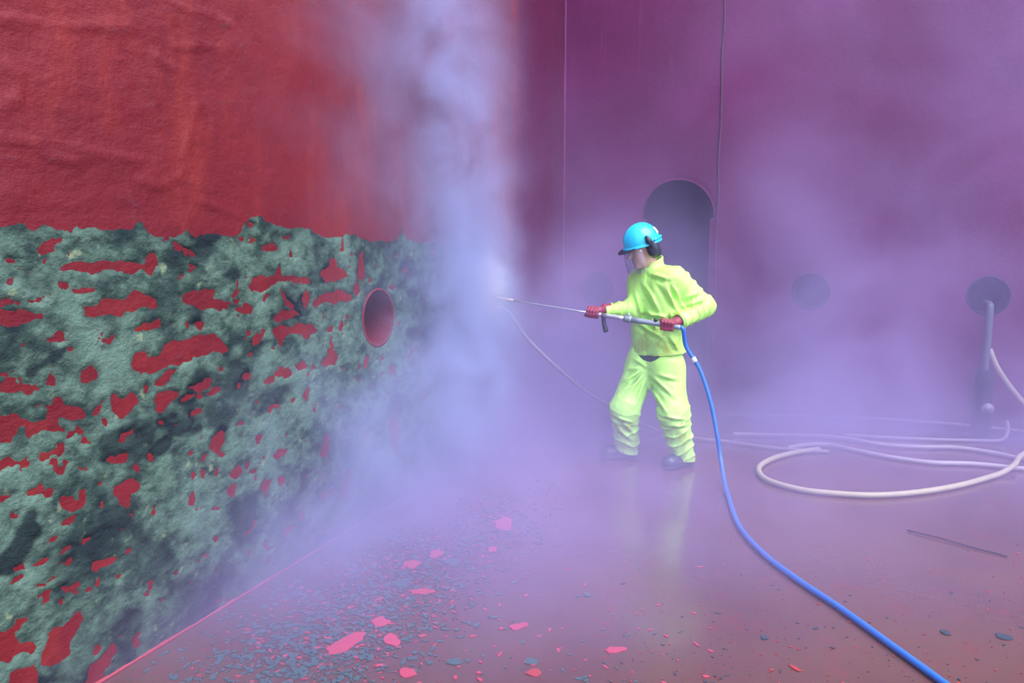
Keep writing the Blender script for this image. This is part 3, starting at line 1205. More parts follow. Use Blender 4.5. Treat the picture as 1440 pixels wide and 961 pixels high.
cuffR, cuffL = at(882, 641, 5.5)[2], at(961, 650, 5.34)[2]
left_leg = P[..., 0] > (J['la'][0] + J['ra'][0]) / 2
ft.D = np.maximum(ft.D, np.where(left_leg, max(cuffL, 0.045) - P[..., 2] - 0.16 * (P[..., 0] - J['la'][0]), max(cuffR, 0.045) - P[..., 2] - 0.12 * (P[..., 0] - J['ra'][0]))).astype(np.float32)
me = ft.mesh('trousers', ROOT)
dirt_attr(me, lambda C: np.clip((0.42 - C[:, 2]) / 0.2, 0, 0.8) + 0.5 * np.exp(-(np.linalg.norm(C - at(870, 555, 5.36), axis=1) / 0.08) ** 2))
trousers = link('trousers', me, LIME, person)
trousers['label'] = 'baggy lime yellow waterproof trousers wrinkled over the boots'

# dark undershirt showing between jacket and trousers
fs = Field(J['pelvis'] - [0.25, 0.25, 0.06], J['waist'] + [0.25, 0.25, 0.05], 0.009)
for s in (-1, 1):
    fs.cap(J['waist'] + LEFT * 0.055 * s, J['pelvis'] + LEFT * 0.068 * s + UP * 0.01, 0.104, 0.112, 0.05)
undershirt = link('undershirt', fs.mesh('undershirt', ROOT), SHIRT, person)
undershirt['label'] = 'dark undershirt showing below the jacket hem'

# boots
for an, toe in (('ra', TOE_R), ('la', TOE_L)):
    f0 = np.array([*J[an][:2], 0.052])
    bt = Field(np.minimum(f0 - 0.13, f0 + toe * 0.2 - 0.1) * [1, 1, 0] + [0, 0, -0.03], np.maximum(f0 + 0.13, f0 + toe * 0.2 + 0.1) * [1, 1, 0] + [0, 0, J[an][2] + 0.10], 0.006)
    bt.cap(J[an] + UP * 0.06, f0 - toe * 0.03, 0.057, 0.053)
    bt.cap(f0 - toe * 0.035, f0 + toe * 0.14 - UP * 0.006, 0.052, 0.046)
    bt.cap(f0 + toe * 0.05, f0 + toe * 0.15 - UP * 0.004, 0.048, 0.045)
    P = bt.pts()
    sole = np.maximum(bt.D - 0.006, P[..., 2] - 0.026)
    bt.D = np.minimum(bt.D, sole)
    bt.D = np.maximum(bt.D, 0.002 - P[..., 2]).astype(np.float32)
    link('boot', bt.mesh('boot', ROOT), BOOT, person)


# gloves -----------------------------------------------------------------
def glove(name, grip, wrist, elbow, ax, palm_deg, turn, r_lance, axis_sign):
    """a fist round the lance: palm on the side palm_deg, the fingers run round by turn * ~250 degrees, thumb the other way"""
    a = ax * axis_sign                                   # from the little finger to the index finger
    e_up = UP - a * np.dot(UP, a)
    e_up /= np.linalg.norm(e_up)
    e_cam = np.cross(a, e_up)
    if e_cam[1] > 0:
        e_cam = -e_cam                                   # towards the camera

    def rad(deg, r):
        t = math.radians(deg)
        return (math.sin(t) * e_up + math.cos(t) * e_cam) * r
    g = Field(np.minimum(grip, wrist) - 0.11, np.maximum(grip, wrist) + 0.12, 0.0032)
    for q in range(4):
        o = grip + a * (-0.033 + 0.022 * q)
        fr = (0.0088, 0.0098, 0.0102, 0.0098)[q]
        ln = (215, 240, 250, 240)[q]
        rr = r_lance + fr * 0.85
        pts = [o + rad(palm_deg - turn * 15, rr + 0.016)] + [o + rad(palm_deg + turn * (20 + (ln - 20) * k / 5), rr + (0.010 if k == 1 else 0.003)) for k in range(6)]
        g.chain(pts, [fr * 1.2, fr * 1.15, fr * 1.1, fr * 1.12, fr * 1.0, fr * 0.95, fr * 0.85], 0.005)
    kn = [grip + a * (-0.033 + 0.022 * q) + rad(palm_deg - turn * 15, r_lance + 0.024) for q in range(4)]
    heel = grip + (wrist - grip) * 0.62
    for q in range(4):
        g.cap(kn[q], heel + a * (-0.018 + 0.012 * q), 0.0125, 0.0155, 0.012)
    th0 = heel + a * 0.022
    th = [th0, grip + a * 0.030 + rad(palm_deg - turn * 50, r_lance + 0.020), grip + a * 0.048 + rad(palm_deg - turn * 95, r_lance + 0.013), grip + a * 0.055 + rad(palm_deg - turn * 150, r_lance + 0.011)]
    g.chain(th, [0.016, 0.0145, 0.0125, 0.0105], 0.008)
    ext = wrist + (elbow - wrist) / np.linalg.norm(elbow - wrist) * 0.06
    g.cap(heel, wrist, 0.026, 0.035, 0.02)
    g.cap(wrist, ext, 0.035, 0.040, 0.012)
    o = link(name, g.mesh(name, ROOT), GLOVE, person)
    return o


R_LANCE = 0.015
gr = glove('glove', R_GRIP, J['rw'] + np.array([0.0, 0.0, 0.012]), J['re'], LANCE_AX, 100, -1, R_LANCE, 1)
gl = glove('glove', L_GRIP, J['lw'], J['le'], LANCE_AX, 20, -1, R_LANCE, 1)

# hair, helmet, ear defender, visor ---------------------------------------
fh = Field(HC - 0.18, HC + 0.18, 0.006)
fh.ell(hp(-0.008, 0, 0.028), (0.101, 0.086, 0.108), (hf, hl, hu))
fh.ell(hp(-0.068, 0, -0.045), (0.060, 0.078, 0.066), (hf, hl, hu))
P = fh.pts()
q = (P - HC)
fh.D = np.maximum(fh.D, (q @ hf) * 0.9 - 0.012 + np.clip(-(q @ hu), 0, 1) * 0.35 - np.clip(q @ hu - 0.05, 0, 1) * 1.4).astype(np.float32)
fh.D = np.maximum(fh.D, -(q @ hu) - 0.085).astype(np.float32)
link('hair', fh.mesh('hair', ROOT), HAIR, person)

ht = hf * 0.92 + hu * 0.0
hv = -hf * 0.0 + hu                                     # the helmet follows the head
SHC = hp(-0.008, 0, 0.050)
fk = Field(SHC - 0.22, SHC + 0.22, 0.005)
fk.ell(SHC, (0.130, 0.112, 0.122), (hf, hl, hu))
P = fk.pts()
q = P - SHC
qf, ql, qu = q @ hf, q @ hl, q @ hu
fk.D = np.minimum(fk.D, fk.D - 0.004 * np.exp(-(ql / 0.012) ** 2))                      # crown ridge
fk.D = np.maximum(fk.D, -(qu + 0.028 + 0.10 * np.clip(qf, -1, 0) * -0.3))
fk.D = np.maximum(fk.D, -(fk.D + 0.009)).astype(np.float32)
inner = np.sqrt((qf / 0.122) ** 2 + (ql / 0.104) ** 2 + (qu / 0.114) ** 2) - 1
fk.D = np.maximum(fk.D, -inner * 0.1).astype(np.float32)
# gutter round the rim, deeper at the back
rim = np.abs(np.sqrt((qf / 0.134) ** 2 + (ql / 0.117) ** 2) - 1) * 0.12 - 0.008
rim = np.maximum(rim, np.abs(qu + 0.024 + 0.03 * np.clip(-qf, 0, 1)) - 0.007)
fk.D = np.minimum(fk.D, rim)
back = np.maximum(np.abs(np.sqrt((qf / 0.139) ** 2 + (ql / 0.120) ** 2) - 1) * 0.12 - 0.006, np.abs(qu + 0.005) - 0.005)
fk.D = np.minimum(fk.D, np.where(qf < -0.04, back, 1.0)).astype(np.float32)
helmet = link('helmet', fk.mesh('helmet', ROOT), HELMET, person)
helmet['label'] = 'shiny cyan hard hat'
# peak
pk = Field(SHC - 0.25, SHC + 0.25, 0.0045)
P = pk.pts()
q = P - SHC
qf, ql, qu = q @ hf, q @ hl, q @ hu
d = np.sqrt(((qf - 0.02) / 0.168) ** 2 + (ql / 0.100) ** 2) - 1
dd = np.maximum(d * 0.10, np.abs(qu + 0.024 + 0.16 * (qf - 0.10)) - 0.0055)
pk.D = np.maximum(dd, 0.082 - qf).astype(np.float32)
peak = link('helmet_peak', pk.mesh('helmet_peak', ROOT), BLACK, helmet)
peak['label'] = 'dark peak of the helmet'
# ear defenders with their arms
for s in (1, -1):
    c = hp(-0.030, 0.104 * s, -0.012)
    fe = Field(c - 0.14, c + 0.14, 0.005)
    fe.ell(c, (0.042, 0.026, 0.056), (hf, hl, hu), 0.01)
    fe.ell(c - hl * 0.014 * s, (0.046, 0.014, 0.060), (hf, hl, hu), 0.004)
    fe.cap(c + hl * 0.014 * s, hp(0.000, 0.124 * s, 0.052), 0.010, 0.020, 0.012)
    fe.cap(hp(0.000, 0.124 * s, 0.052), hp(0.006, 0.119 * s, 0.080), 0.018, 0.013, 0.012)
    link('ear_defender', fe.mesh('ear_defender', ROOT), BLACK, helmet)
# small white patch on the rear side of the shell
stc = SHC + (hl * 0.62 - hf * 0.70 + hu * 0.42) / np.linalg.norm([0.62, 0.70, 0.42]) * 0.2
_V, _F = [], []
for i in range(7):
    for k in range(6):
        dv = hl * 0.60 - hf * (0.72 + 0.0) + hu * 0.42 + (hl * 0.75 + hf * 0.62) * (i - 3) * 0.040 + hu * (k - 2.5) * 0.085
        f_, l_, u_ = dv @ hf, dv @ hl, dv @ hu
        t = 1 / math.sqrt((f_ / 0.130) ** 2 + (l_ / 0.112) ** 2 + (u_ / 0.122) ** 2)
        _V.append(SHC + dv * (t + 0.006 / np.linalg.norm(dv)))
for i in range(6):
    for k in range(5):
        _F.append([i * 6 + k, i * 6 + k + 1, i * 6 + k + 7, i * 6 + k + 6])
link('shell_patch', mesh_np('shell_patch', np.array(_V), _F, ROOT), WHITE, helmet)['label'] = 'white patch on the back of the shell'
# clear face shield
VM = Mat('clear_visor')
VM.nt.nodes.remove(VM.bsdf)
tr, gl_ = VM.node('ShaderNodeBsdfTransparent'), VM.node('ShaderNodeBsdfGlossy')
tr.inputs['Color'].default_value = (0.93, 0.95, 0.96, 1)
gl_.inputs['Roughness'].default_value = 0.25
mx = VM.node('ShaderNodeMixShader')
mx.inputs[0].default_value = 0.10
VM.link(tr.outputs[0], mx.inputs[1])
VM.link(gl_.outputs[0], mx.inputs[2])
VM.link(mx.outputs[0], VM.out.inputs['Surface'])
V, F = [], []
na, nb = 15, 8
for r_ in (0.128, 0.126):
    for i in range(na):
        t = math.radians(-68 + 136 * i / (na - 1))
        for k in range(nb):
            w = k / (nb - 1)
            rr = r_ + 0.012 * math.sin(w * 2.2)
            V.append(SHC + hf * (0.014 + rr * math.cos(t)) + hl * rr * 0.88 * math.sin(t) - hu * (0.030 + 0.17 * w))
o_ = na * nb
for i in range(na - 1):
    for k in range(nb - 1):
        b = i * nb + k
        F.append([b, b + 1, b + nb + 1, b + nb])
        F.append([b + o_, b + nb + o_, b + nb + 1 + o_, b + 1 + o_])
ringe = [i * nb for i in range(na)] + [(na - 1) * nb + k for k in range(1, nb)] + [i * nb + nb - 1 for i in range(na - 2, -1, -1)] + [k for k in range(nb - 2, 0, -1)]
for k in range(len(ringe)):
    p_, q_ = ringe[k], ringe[(k + 1) % len(ringe)]
    F.append([p_, q_, q_ + o_, p_ + o_])
visor = link('face_shield', mesh_np('face_shield', V, F, ROOT), VM.m, helmet)
visor['label'] = 'clear face shield hanging from the peak'

# ----------------------------------------------------------------------------
# the lance
# ----------------------------------------------------------------------------
TIP = L_GRIP + LANCE_AX * (np.linalg.norm(at(690, 421, 5.70) - L_GRIP))
LEN = np.linalg.norm(TIP - L_GRIP)
lance = bpy.data.objects.new('pressure_lance', None)
COL.objects.link(lance)
lance.location = L_GRIP
tag(lance, 'steel high pressure water lance held in both gloved hands, nozzle at the hull', 'lance')


def rod(name, t0, t1, r0, r1, mat, extra=None, seg=14, off=(0, 0, 0)):
    mb = MB()
    off = np.asarray(off, float)
    mb.add(*tube([L_GRIP + LANCE_AX * (t0 + (t1 - t0) * k / 4) + off for k in range(5)], [r0 + (r1 - r0) * k / 4 for k in range(5)], seg))
    if extra:
        for e in extra:
            mb.add(*e)
    return mb.build(name, mat, lance, L_GRIP)


tR = np.dot(R_GRIP - L_GRIP, LANCE_AX)
rod('barrel', tR - 0.04, LEN - 0.16, 0.0065, 0.0060, STEEL)
nz = rod('nozzle', LEN - 0.17, LEN, 0.011, 0.0125, NOZZLE)
nz['label'] = 'tan nozzle at the tip'
rod('front_sleeve', tR - 0.075, tR + 0.05, R_LANCE, 0.013, STEEL)
rod('silver_tube', tR - 0.23, tR - 0.06, 0.017, 0.0155, STEEL)
rod('coupling', tR - 0.275, tR - 0.225, 0.026, 0.024, GUNMETAL)
rod('body_tube', -0.03, tR - 0.26, 0.0165, 0.0205, GUNMETAL)
rod('rear_fitting', -0.085, -0.02, 0.017, 0.0155, GUNMETAL)
a_, e1_, e2_ = frame_from(LANCE_AX)
hb = L_GRIP + LANCE_AX * (tR - 0.075)
MB().add(*tube(catmull([hb, hb - e1_ * 0.05 - LANCE_AX * 0.010, hb - e1_ * 0.115 - LANCE_AX * 0.035], 5), [0.014] * 5 + [0.015] * 3 + [0.017] * 3, 12)).build('front_handle', BLACK, lance, L_GRIP)
tb = L_GRIP + LANCE_AX * (tR - 0.25)
MB().add(*tube([tb + e1_ * 0.012, tb + e1_ * 0.040], 0.013, 12)).build('valve_cap', GUNMETAL, lance, L_GRIP)
tb = L_GRIP + LANCE_AX * 0.085
MB().add(*tube([tb + e1_ * 0.010, tb + e1_ * 0.035], 0.015, 12)).build('trigger_block', BLACK, lance, L_GRIP)

# ----------------------------------------------------------------------------
# hoses
# ----------------------------------------------------------------------------
REAR = L_GRIP - LANCE_AX * 0.075


def hose(name, pts, r, mat, label, n=12, seg=12, parts=None, group=None):
    path = catmull(pts, n)
    path[:, 2] = np.maximum(path[:, 2], r + 0.001)
    V, F = tube(path, r, seg)
    org = np.array([*path[len(path) // 2][:2], 0])
    o = link(name, mesh_np(name, V, F, org), mat, None, org)
    return tag(o, label, 'hose', group), path


RB = 0.0145
pts = [REAR + LANCE_AX * 0.005, REAR - LANCE_AX * 0.03 - UP * 0.012, at(965, 488, 5.21), at(984, 520, 5.18), at(999, 565, 5.12), at(1008, 610, 5.06), at(1014, 650, 5.0)]
pts += [on_floor(px, py, RB) for px, py in ((1022, 693), (1038, 738), (1072, 778), (1120, 815), (1180, 855), (1245, 902), (1325, 960), (1420, 1030), (1560, 1130))]
bh, _ = hose('water_hose', pts, RB, BLUE, 'long blue hose hanging from the lance and running over the wet floor to the front')
tp = at(976, 506, 5.19)
MB().add(*tube([at(974.5, 503, 5.192), at(978, 509, 5.187)], 0.0155, 12)).build('tape_band', WHITE, bh, bh.location).__setitem__('label', 'white band round the hose')

fl = lambda L, r: [on_floor(px, py, r) for px, py in L]
hose('air_hose', fl(((1152, 632), (1118, 637), (1085, 646), (1067, 659), (1078, 675), (1125, 689), (1180, 695), (1232, 697), (1290, 693), (1350, 683), (1400, 669)), 0.019) + fl(((1425, 655), (1437, 640), (1470, 628)), 0.052), 0.019, BEIGE,
     'thick beige hose looped in a wide open curve on the floor')
hose('air_hose', fl(((1108, 630), (1135, 626), (1165, 626), (1200, 633), (1250, 643), (1310, 651), (1370, 653), (1440, 660), (1520, 668)), 0.017), 0.017, PALEH,
     'pale hose snaking across the floor just behind the beige loop')
hose('air_hose', fl(((1030, 611), (1080, 612), (1140, 613), (1190, 617), (1235, 625), (1290, 629), (1345, 630), (1400, 638), (1450, 648), (1530, 655)), 0.017), 0.017, PALEH,
     'pale hose lying straight behind the other floor hoses, crossing to the right edge')
hose('air_hose', [back_pt(*on_back(px, py), 0.035) for px, py in ((1030, 582), (1110, 584), (1200, 586), (1270, 590), (1340, 595), (1420, 603), (1500, 610))], 0.011, PALEH,
     'thin faint hose lying along the foot of the maroon wall')
u2, z2 = HOLES_LEFT[1]
st = left_pt(u2, z2 - 0.125, -0.10)
pts = [st, left_pt(u2, z2 - 0.128, 0.03), at(738, 472, 6.24), at(762, 497, 6.22), at(790, 523, 6.20), at(820, 548, 6.18), at(850, 567, 6.15)]
pts += fl(((925, 606), (980, 617), (1025, 622), (1075, 629), (1120, 633), (1165, 636)), 0.014)
hose('air_hose', pts, 0.014, GREYH, 'thin grey hose drooping out of the round opening in the hull behind the lance')
pts = [on_floor(1190, 612, 0.015), on_floor(1255, 616, 0.015), on_floor(1330, 619, 0.015), on_floor(1380, 620, 0.015), back_pt(*on_back(1404, 612), 0.16), back_pt(*on_back(1413, 600), 0.12), back_pt(*on_back(1412, 588), 0.10)]
hose('air_hose', pts, 0.014, PALEH, 'short pale hose curling up to the foot of the standpipe')
sB = on_back(1390, 490)
p0 = back_pt(*sB, 0.05)
pts = [p0, back_pt(*on_back(1400, 515), 0.07), back_pt(*on_back(1420, 545), 0.09), back_pt(*on_back(1445, 572), 0.12), back_pt(*on_back(1500, 615), 0.25)]
hose('air_hose', pts, 0.020, BEIGE, 'dirty beige hose coming off the standpipe against the maroon wall at half height')

# standpipe running down from the right-hand round opening
sp = bpy.data.objects.new('standpipe', None)
COL.objects.link(sp)
u3, z3 = HOLES_BACK[2]
spb = back_pt(u3 + 0.01, 0, 0.06)
sp.location = spb
tag(sp, 'dark standpipe with a valve running down the maroon wall from a round opening', 'pipe')
pp = [back_pt(u3 + 0.01, z3 - 0.07, -0.15), back_pt(u3 + 0.01, z3 - 0.07, 0.02), back_pt(u3 + 0.01, z3 - 0.11, 0.055), back_pt(u3 + 0.01, z3 - 0.25, 0.06), back_pt(u3 + 0.01, 0.62, 0.06), back_pt(u3 + 0.01, 0.5, 0.06)]
MB().add(*tube(catmull(pp, 6), 0.026, 14)).build('down_pipe', PIPE, sp, spb)
MB().add(*tube([spb + UP * z for z in (0.0, 0.03)], 0.12, 20)).build('base_flange', DARK, sp, spb)
MB().add(*tube([spb + UP * z for z in (0.02, 0.2, 0.4, 0.56)], [0.075, 0.07, 0.07, 0.06], 20)).build('valve_body', DARK, sp, spb)
vc = spb + UP * 0.27 + np.array([*BN, 0]) * 0.07 + np.array([*BD, 0]) * 0.02
MB().add(*tube([vc, vc + np.array([*BN, 0]) * 0.05], [0.03, 0.045], 20)).build('round_cap', plain('pale_cap', (0.25, 0.21, 0.27), 0.5), sp, spb)
MB().add(*tube([p0 - np.array([*BD, 0]) * 0.04, p0], 0.03, 14)).build('hose_coupling', PIPE, sp, spb)

# ----------------------------------------------------------------------------
# rod and paint flakes on the floor
# ----------------------------------------------------------------------------
r0, r1 = on_floor(1276, 746, 0.008), on_floor(1417, 782, 0.008)
mid_ = (r0 + r1) / 2
rb = catmull([r0, (r0 * 2 + r1) / 3 + UP * 0.003, (r0 + 2 * r1) / 3 - np.array([0, 0.012, 0]), r1], 6)
o = link('iron_rod', mesh_np('iron_rod', *tube(rb, 0.0045, 8), mid_), plain('rusty_iron', (0.045, 0.03, 0.04), 0.6), None, mid_)
tag(o, 'thin dark iron rod lying alone on the wet floor in front of the hoses', 'rod')


def flake_vf(c, L, W, ang, th, rs, n=9, curl=0.0):
    """an irregular thin chip lying on the floor"""
    V, F = [], []
    ca, sa = math.cos(ang), math.sin(ang)
    rad = [0.72 + 0.5 * rs.random() for _ in range(n)]
    for lay in (0, 1):
        for k in range(n):
            t = 2 * math.pi * k / n
            x, y = 0.5 * L * rad[k] * math.cos(t), 0.5 * W * rad[k] * math.sin(t)
            z = 0.0008 + lay * th + curl * (abs(x) / (0.5 * L)) ** 2
            V.append(np.array([c[0] + ca * x - sa * y, c[1] + sa * x + ca * y, c[2] + z]))
    F.append(list(range(n))[::-1])
    F.append([n + k for k in range(n)])
    for k in range(n):
        k2 = (k + 1) % n
        F.append([k, k2, n + k2, n + k])
    return V, F


rs = random.Random(11)
BIG = [  # px, py, length px, height px, angle in the photo, material, label
    (488, 906, 66, 26, 28, FLAKE_PINK, 'largest pink paint flake on the floor, long and slanting, near the front left'),
    (535, 877, 26, 15, 0, FLAKE_PINK, 'pink three cornered paint flake just behind the largest flake'),
    (551, 901, 22, 18, 10, FLAKE_PINK, 'pink flake with a rough edge beside the right end of the largest flake'),
    (580, 794, 26, 12, 5, FLAKE_PINK, 'pale pink flake at the near end of the dark scraped growth on the floor'),
    (613, 780, 14, 12, 60, FLAKE_PINK, 'small bright pink flake standing out amid the dark scraped growth'),
    (595, 833, 40, 9, 3, FLAKE_PINK, 'flat elongated pink flake halfway between the scraped growth and the largest flake'),
    (693, 774, 14, 8, 0, FLAKE_PINK, 'small pink flake by the far right edge of the scraped growth'),
    (708, 737, 26, 22, 0, FLAKE_PINK, 'wide pale pink flake farthest away, in the mist before the hull foot'),
    (729, 882, 26, 12, 18, FLAKE_PINK, 'pink flake lying alone on the bare floor at the middle front'),
    (866, 915, 30, 9, 8, FLAKE_PINK, 'pink flake in the reflection of the lime clothes on the floor'),
    (752, 948, 24, 12, 5, FLAKE_RED, 'bright red flake at the very front of the floor, centre'),
    (574, 948, 22, 16, 10, FLAKE_PINK, 'pink flake on the front edge of the floor below the largest flake'),
    (1118, 941, 18, 6, -28, FLAKE_RED, 'narrow orange red flake near the front, left of the blue hose'),
    (1412, 897, 24, 8, -15, FLAKE_DARK, 'dark scale chip near the right front corner of the floor'),
    (1330, 891, 12, 7, 0, FLAKE_DARK, 'dark round scale chip right of the blue hose'),
    (1075, 898, 10, 7, 0, FLAKE_DARK, 'dark chip left of where the blue hose nears the front'),
    (639, 932, 24, 9, 5, FLAKE_GREEN, 'grey green flat growth scrap on the floor at front centre'),
    (748, 932, 18, 11, -10, FLAKE_GREEN, 'grey green growth scrap beside the bright red front flake'),
    (636, 792, 20, 13, 0, FLAKE_GREEN, 'blue green growth lump in the middle of the scraped heap on the floor'),
    (566, 821, 26, 15, 0, FLAKE_GREEN, 'blue green growth clump at the left side of the scraped heap'),
]
for (px, py, w, h_, ang, mat, lab) in BIG:
    c = on_floor(px, py)
    t = math.radians(ang)
    d1 = on_floor(px + 0.5 * w * math.cos(t), py - 0.5 * w * math.sin(t)) - on_floor(px - 0.5 * w * math.cos(t), py + 0.5 * w * math.sin(t))
    L = np.linalg.norm(d1)
    W = np.linalg.norm(on_floor(px, py - h_ / 2) - on_floor(px, py + h_ / 2))
    V, F = flake_vf(np.zeros(3), L, W * (0.6 if abs(ang) > 15 else 0.95), math.atan2(d1[1], d1[0]), 0.004, rs, 13)
    nm = 'growth_scrap' if mat is FLAKE_GREEN else ('scale_chip' if mat is FLAKE_DARK else 'paint_flake')
    o = link(nm, mesh_np(nm, V, F), mat, None, c, smooth=False)
    tag(o, lab, 'flake')


def scatter(name, mat, items, label):
    V, F = [], []
    for (px, py, s) in items:
        c = on_floor(px, py)
        if np.dot(c[:2] - CORNER[:2], WN) < 0.03:
            continue
        v, f = flake_vf(c, s * (0.8 + rs.random()), s * (0.35 + 0.5 * rs.random()), rs.random() * 6.28, 0.002 + 0.002 * rs.random(), rs, 6)
        o_ = len(V)
        V += v
        F += [[i + o_ for i in q] for q in f]
    o = link(name, mesh_np(name, V, F), mat, smooth=False)
    return tag(o, label, 'debris', None, 'stuff')


def band(n, s0, s1):
    out = []
    for _ in range(n):
        t = rs.random() ** 0.8
        x = 720 - 340 * t + rs.gauss(0, 45 + 35 * t)
        y = 700 + 255 * t + rs.gauss(0, 14 + 20 * t)
        out.append((x, y, s0 + (s1 - s0) * rs.random() ** 2))
    return out


def open_floor(n, s0, s1, x0=350, x1=1440, y0=790, y1=1000):
    return [(x0 + (x1 - x0) * rs.random(), y0 + (y1 - y0) * rs.random() ** 0.7, s0 + (s1 - s0) * rs.random() ** 3) for _ in range(n)]


scatter('growth_scrapings', FLAKE_GREEN, band(3400, 0.006, 0.036) + open_floor(90, 0.01, 0.04, 400, 900), 'grey green growth scrapings strewn in a band on the wet floor')
scatter('paint_chips', FLAKE_PINK, band(700, 0.005, 0.024) + open_floor(260, 0.006, 0.03, 400, 1000), 'small pink paint chips strewn over the floor along the hull')
scatter('red_paint_crumbs', FLAKE_RED, open_floor(260, 0.003, 0.014, 850, 1500, 760), 'tiny red paint crumbs on the right side of the floor')
scatter('scale_crumbs', FLAKE_DARK, open_floor(260, 0.003, 0.018, 850, 1500, 740), 'tiny dark scale crumbs on the right side of the floor')

# ----------------------------------------------------------------------------
# the water: jet droplets, spray and mist
# ----------------------------------------------------------------------------
HIT = left_pt(*on_left(668, 402), 0.02)
DROP = Mat('white_water_drops')
DROP.set(Base_Color=(0.86, 0.90, 0.97), Roughness=0.15)
V, F = [], []
jd = HIT - TIP
jl = np.linalg.norm(jd)
ja, jb, jc = frame_from(jd)


def drop(p, d, ln, r):
    o_ = len(V)
    d = d / np.linalg.norm(d)
    _, b1, b2 = frame_from(d, (0.3, 0.2, 0.9))
    V.append(p + d * ln * 0.5)
    V.append(p - d * ln * 0.5)
    for k in range(4):
        t = math.pi * k / 2
        V.append(p + r * (math.cos(t) * b1 + math.sin(t) * b2))
    for k in range(4):
        F.append([o_, o_ + 2 + k, o_ + 2 + (k + 1) % 4])
        F.append([o_ + 1, o_ + 2 + (k + 1) % 4, o_ + 2 + k])


for _ in range(900):
    t = rs.random()
    sp_r = 0.006 + 0.05 * t
    p = TIP + jd * t + jb * rs.gauss(0, sp_r * 0.6) + jc * rs.gauss(0, sp_r * 0.6)
    drop(p, jd + 0.1 * np.array([rs.gauss(0, 1) * 0.1 for _ in range(3)]), 0.012 + 0.02 * rs.random(), 0.0010 + 0.001 * rs.random())
wn3 = np.array([*WN, 0])
for _ in range(1400):
    t = rs.random() * 2 * math.pi
    rr = abs(rs.gauss(0, 0.10))
    side = math.cos(t) * np.array([*WD, 0]) + math.sin(t) * UP
    p = HIT + side * rr + wn3 * abs(rs.gauss(0, 0.03 + 0.12 * rr))
    drop(p, side + wn3 * 0.5, 0.006 + 0.01 * rs.random(), 0.0008 + 0.001 * rs.random())
jet = link('water_jet', mesh_np('water_jet', V, F), DROP.m)
tag(jet, 'white water jet of fine drops bursting from the nozzle against the hull', 'water', None, 'stuff')


MIST_COL = (0.59, 0.51, 0.91)
PLUME_COL = (0.51, 0.57, 0.89)


def vol_mat(name, color, build, aniso=0.0, step=None):
    M = Mat(name)
    M.nt.nodes.remove(M.bsdf)
    vs = M.node('ShaderNodeVolumePrincipled')
    vs.inputs['Absorption Color'].default_value = (0, 0, 0, 1)
    vs.inputs['Color'].default_value = (*color, 1)
    vs.inputs['Anisotropy'].default_value = aniso
    geo = M.node('ShaderNodeNewGeometry')
    sep = M.node('ShaderNodeSeparateXYZ')
    M.link(geo.outputs['Position'], sep.inputs[0])
    X, Y, Zz = (N(M.nt, sep.outputs[k]) for k in range(3))
    dens = build(M, geo.outputs['Position'], X, Y, Zz)
    M.link(dens, vs.inputs['Density'])
    M.link(vs.outputs[0], M.out.inputs['Volume'])
    return M.m


def gauss(M, X, Y, Zz, c, sx, sy, sz):
    """a soft ball of spray, axes along the walls"""
    c = np.asarray(c)
    du = (X - float(c[0])) * float(WD[0]) + (Y - float(c[1])) * float(WD[1])
    dn = (X - float(c[0])) * float(WN[0]) + (Y - float(c[1])) * float(WN[1])
    dz = Zz - float(c[2])
    du, dn, dz = du * (1 / sx), dn * (1 / sy), dz * (1 / sz)
    return ((du * du + dn * dn + dz * dz) * -1.0).exp()


def haze_density(M, pos, X, Y, Zz):
    n = M.noise(pos, 0.95, 3, 0.55, 0.3)
    k = n.lin(0.34, 0.68, 0.25, 1.7)
    low = (Zz * -1.45).exp()                                  # lies thick over the floor
    back = Y.step(5.0, 6.7)
    right = X.step(0.9, 3.4) * Y.step(4.4, 6.4) * 0.26
    floor_fog = (Zz * -4.6).exp() * Y.step(1.9, 4.2) * X.lin(0.1, 1.3, 1.0, 0.22) * n.lin(0.34, 0.66, 0.9, 2.8)
    return (low * back * 2.4 + right * (Zz * -0.12).exp()) * k + low * Y.step(2.6, 4.6) * X.step(-1.2, 0.2) * n.lin(0.40, 0.7, 0.02, 0.16) + floor_fog \
        + gauss(M, X, Y, Zz, (0.35, 6.7, 0.55), 0.9, 0.75, 0.70) * n.lin(0.34, 0.66, 0.4, 1.3)


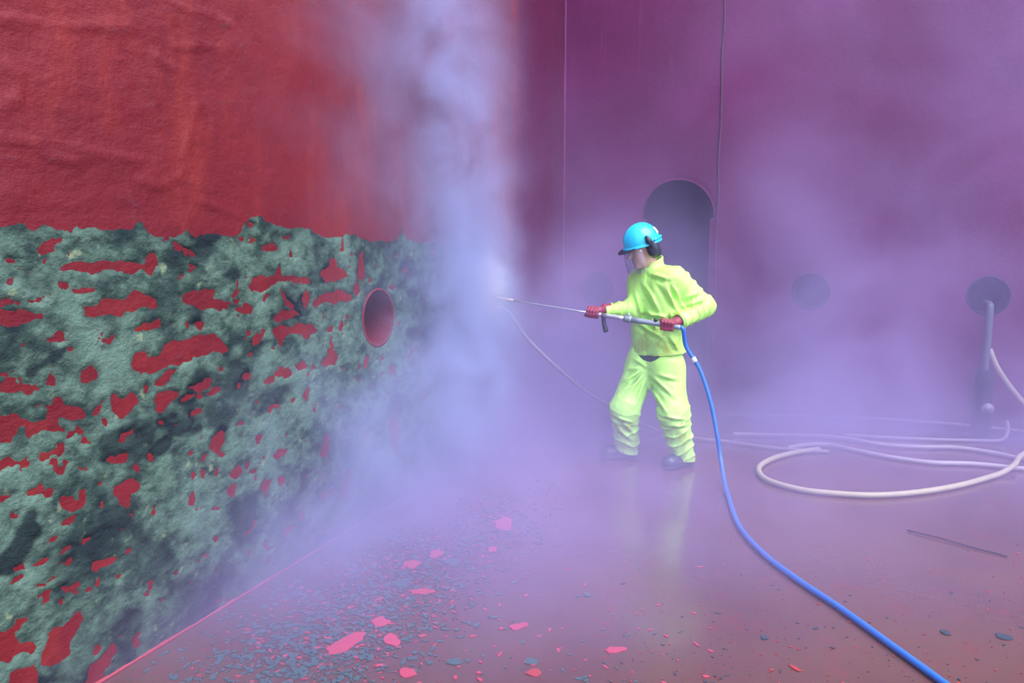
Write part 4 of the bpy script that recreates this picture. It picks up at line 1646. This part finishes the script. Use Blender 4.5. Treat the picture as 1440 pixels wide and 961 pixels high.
def plume_density(M, pos, X, Y, Zz):
    n = M.noise(pos, 2.1, 4, 0.6, 0.6)
    k = n.lin(0.36, 0.66, 0.15, 1.9)
    g = lambda c, a, b, d, w: gauss(M, X, Y, Zz, c, a, b, d) * w
    hit = np.array([*HIT])
    wd3 = np.array([*WD, 0])
    core = g(hit + wn3 * 0.05, 0.14, 0.12, 0.16, 1.0)
    dens = core * 10.0
    dens = dens + g(hit + wn3 * 0.05 - wd3 * 0.25, 0.50, 0.15, 0.52, 5.0)
    dens = dens + g(hit + wn3 * 0.07 - UP * 0.75 - wd3 * 0.20, 0.62, 0.17, 0.58, 4.2)
    dens = dens + g(hit + wn3 * 0.12 + UP * 0.85 - wd3 * 0.45, 0.42, 0.20, 0.60, 1.5)
    dens = dens + g(hit + wn3 * 0.18 + UP * 1.75 - wd3 * 0.80, 0.52, 0.24, 0.80, 0.62)
    dens = dens + g(left_pt(3.5, 0.3, 0.22), 1.10, 0.28, 0.55, 1.25)
    dens = dens + g(left_pt(2.5, 0.90, 0.12), 0.42, 0.16, 0.60, 2.6)
    dens = dens + g(left_pt(3.1, 2.4, 0.2), 0.9, 0.28, 1.2, 0.45)
    mixn = M.mix((core * 5.0).min(1.0), PLUME_COL, (0.92, 0.94, 1.0))
    M.nt.links.new(mixn, [q for q in M.nt.nodes if q.type == 'PRINCIPLED_VOLUME'][0].inputs['Color'])
    return (dens * k - 0.03).max(0.0)


def domain(name, lo, hi, mat):
    """closed box aligned with the walls: (u towards the camera, off the left wall, z)"""
    c = [(lo[0], lo[1]), (hi[0], lo[1]), (hi[0], hi[1]), (lo[0], hi[1])]
    V = [left_pt(u, z, o) for z in (lo[2], hi[2]) for (u, o) in c]
    F = [[0, 1, 2, 3], [7, 6, 5, 4], [0, 4, 5, 1], [1, 5, 6, 2], [2, 6, 7, 3], [3, 7, 4, 0]]
    me = mesh_np(name, V, F)
    bm = bmesh.new()
    bm.from_mesh(me)
    bmesh.ops.recalc_face_normals(bm, faces=bm.faces[:])
    bm.to_mesh(me)
    bm.free()
    return link(name, me, mat, smooth=False)


haze = domain('mist', (0.03, 0.03, 0.012), (6.0, 5.6, 4.4), vol_mat('mist_haze', MIST_COL, haze_density))
tag(haze, 'lavender water mist hanging over the floor and in front of the maroon wall', 'mist', None, 'stuff')
plume = domain('spray_plume', (0.05, 0.012, 0.010), (4.9, 1.35, 4.2), vol_mat('spray_haze', PLUME_COL, plume_density))
tag(plume, 'white blue spray plume rising and falling along the hull around the nozzle', 'spray', None, 'stuff')
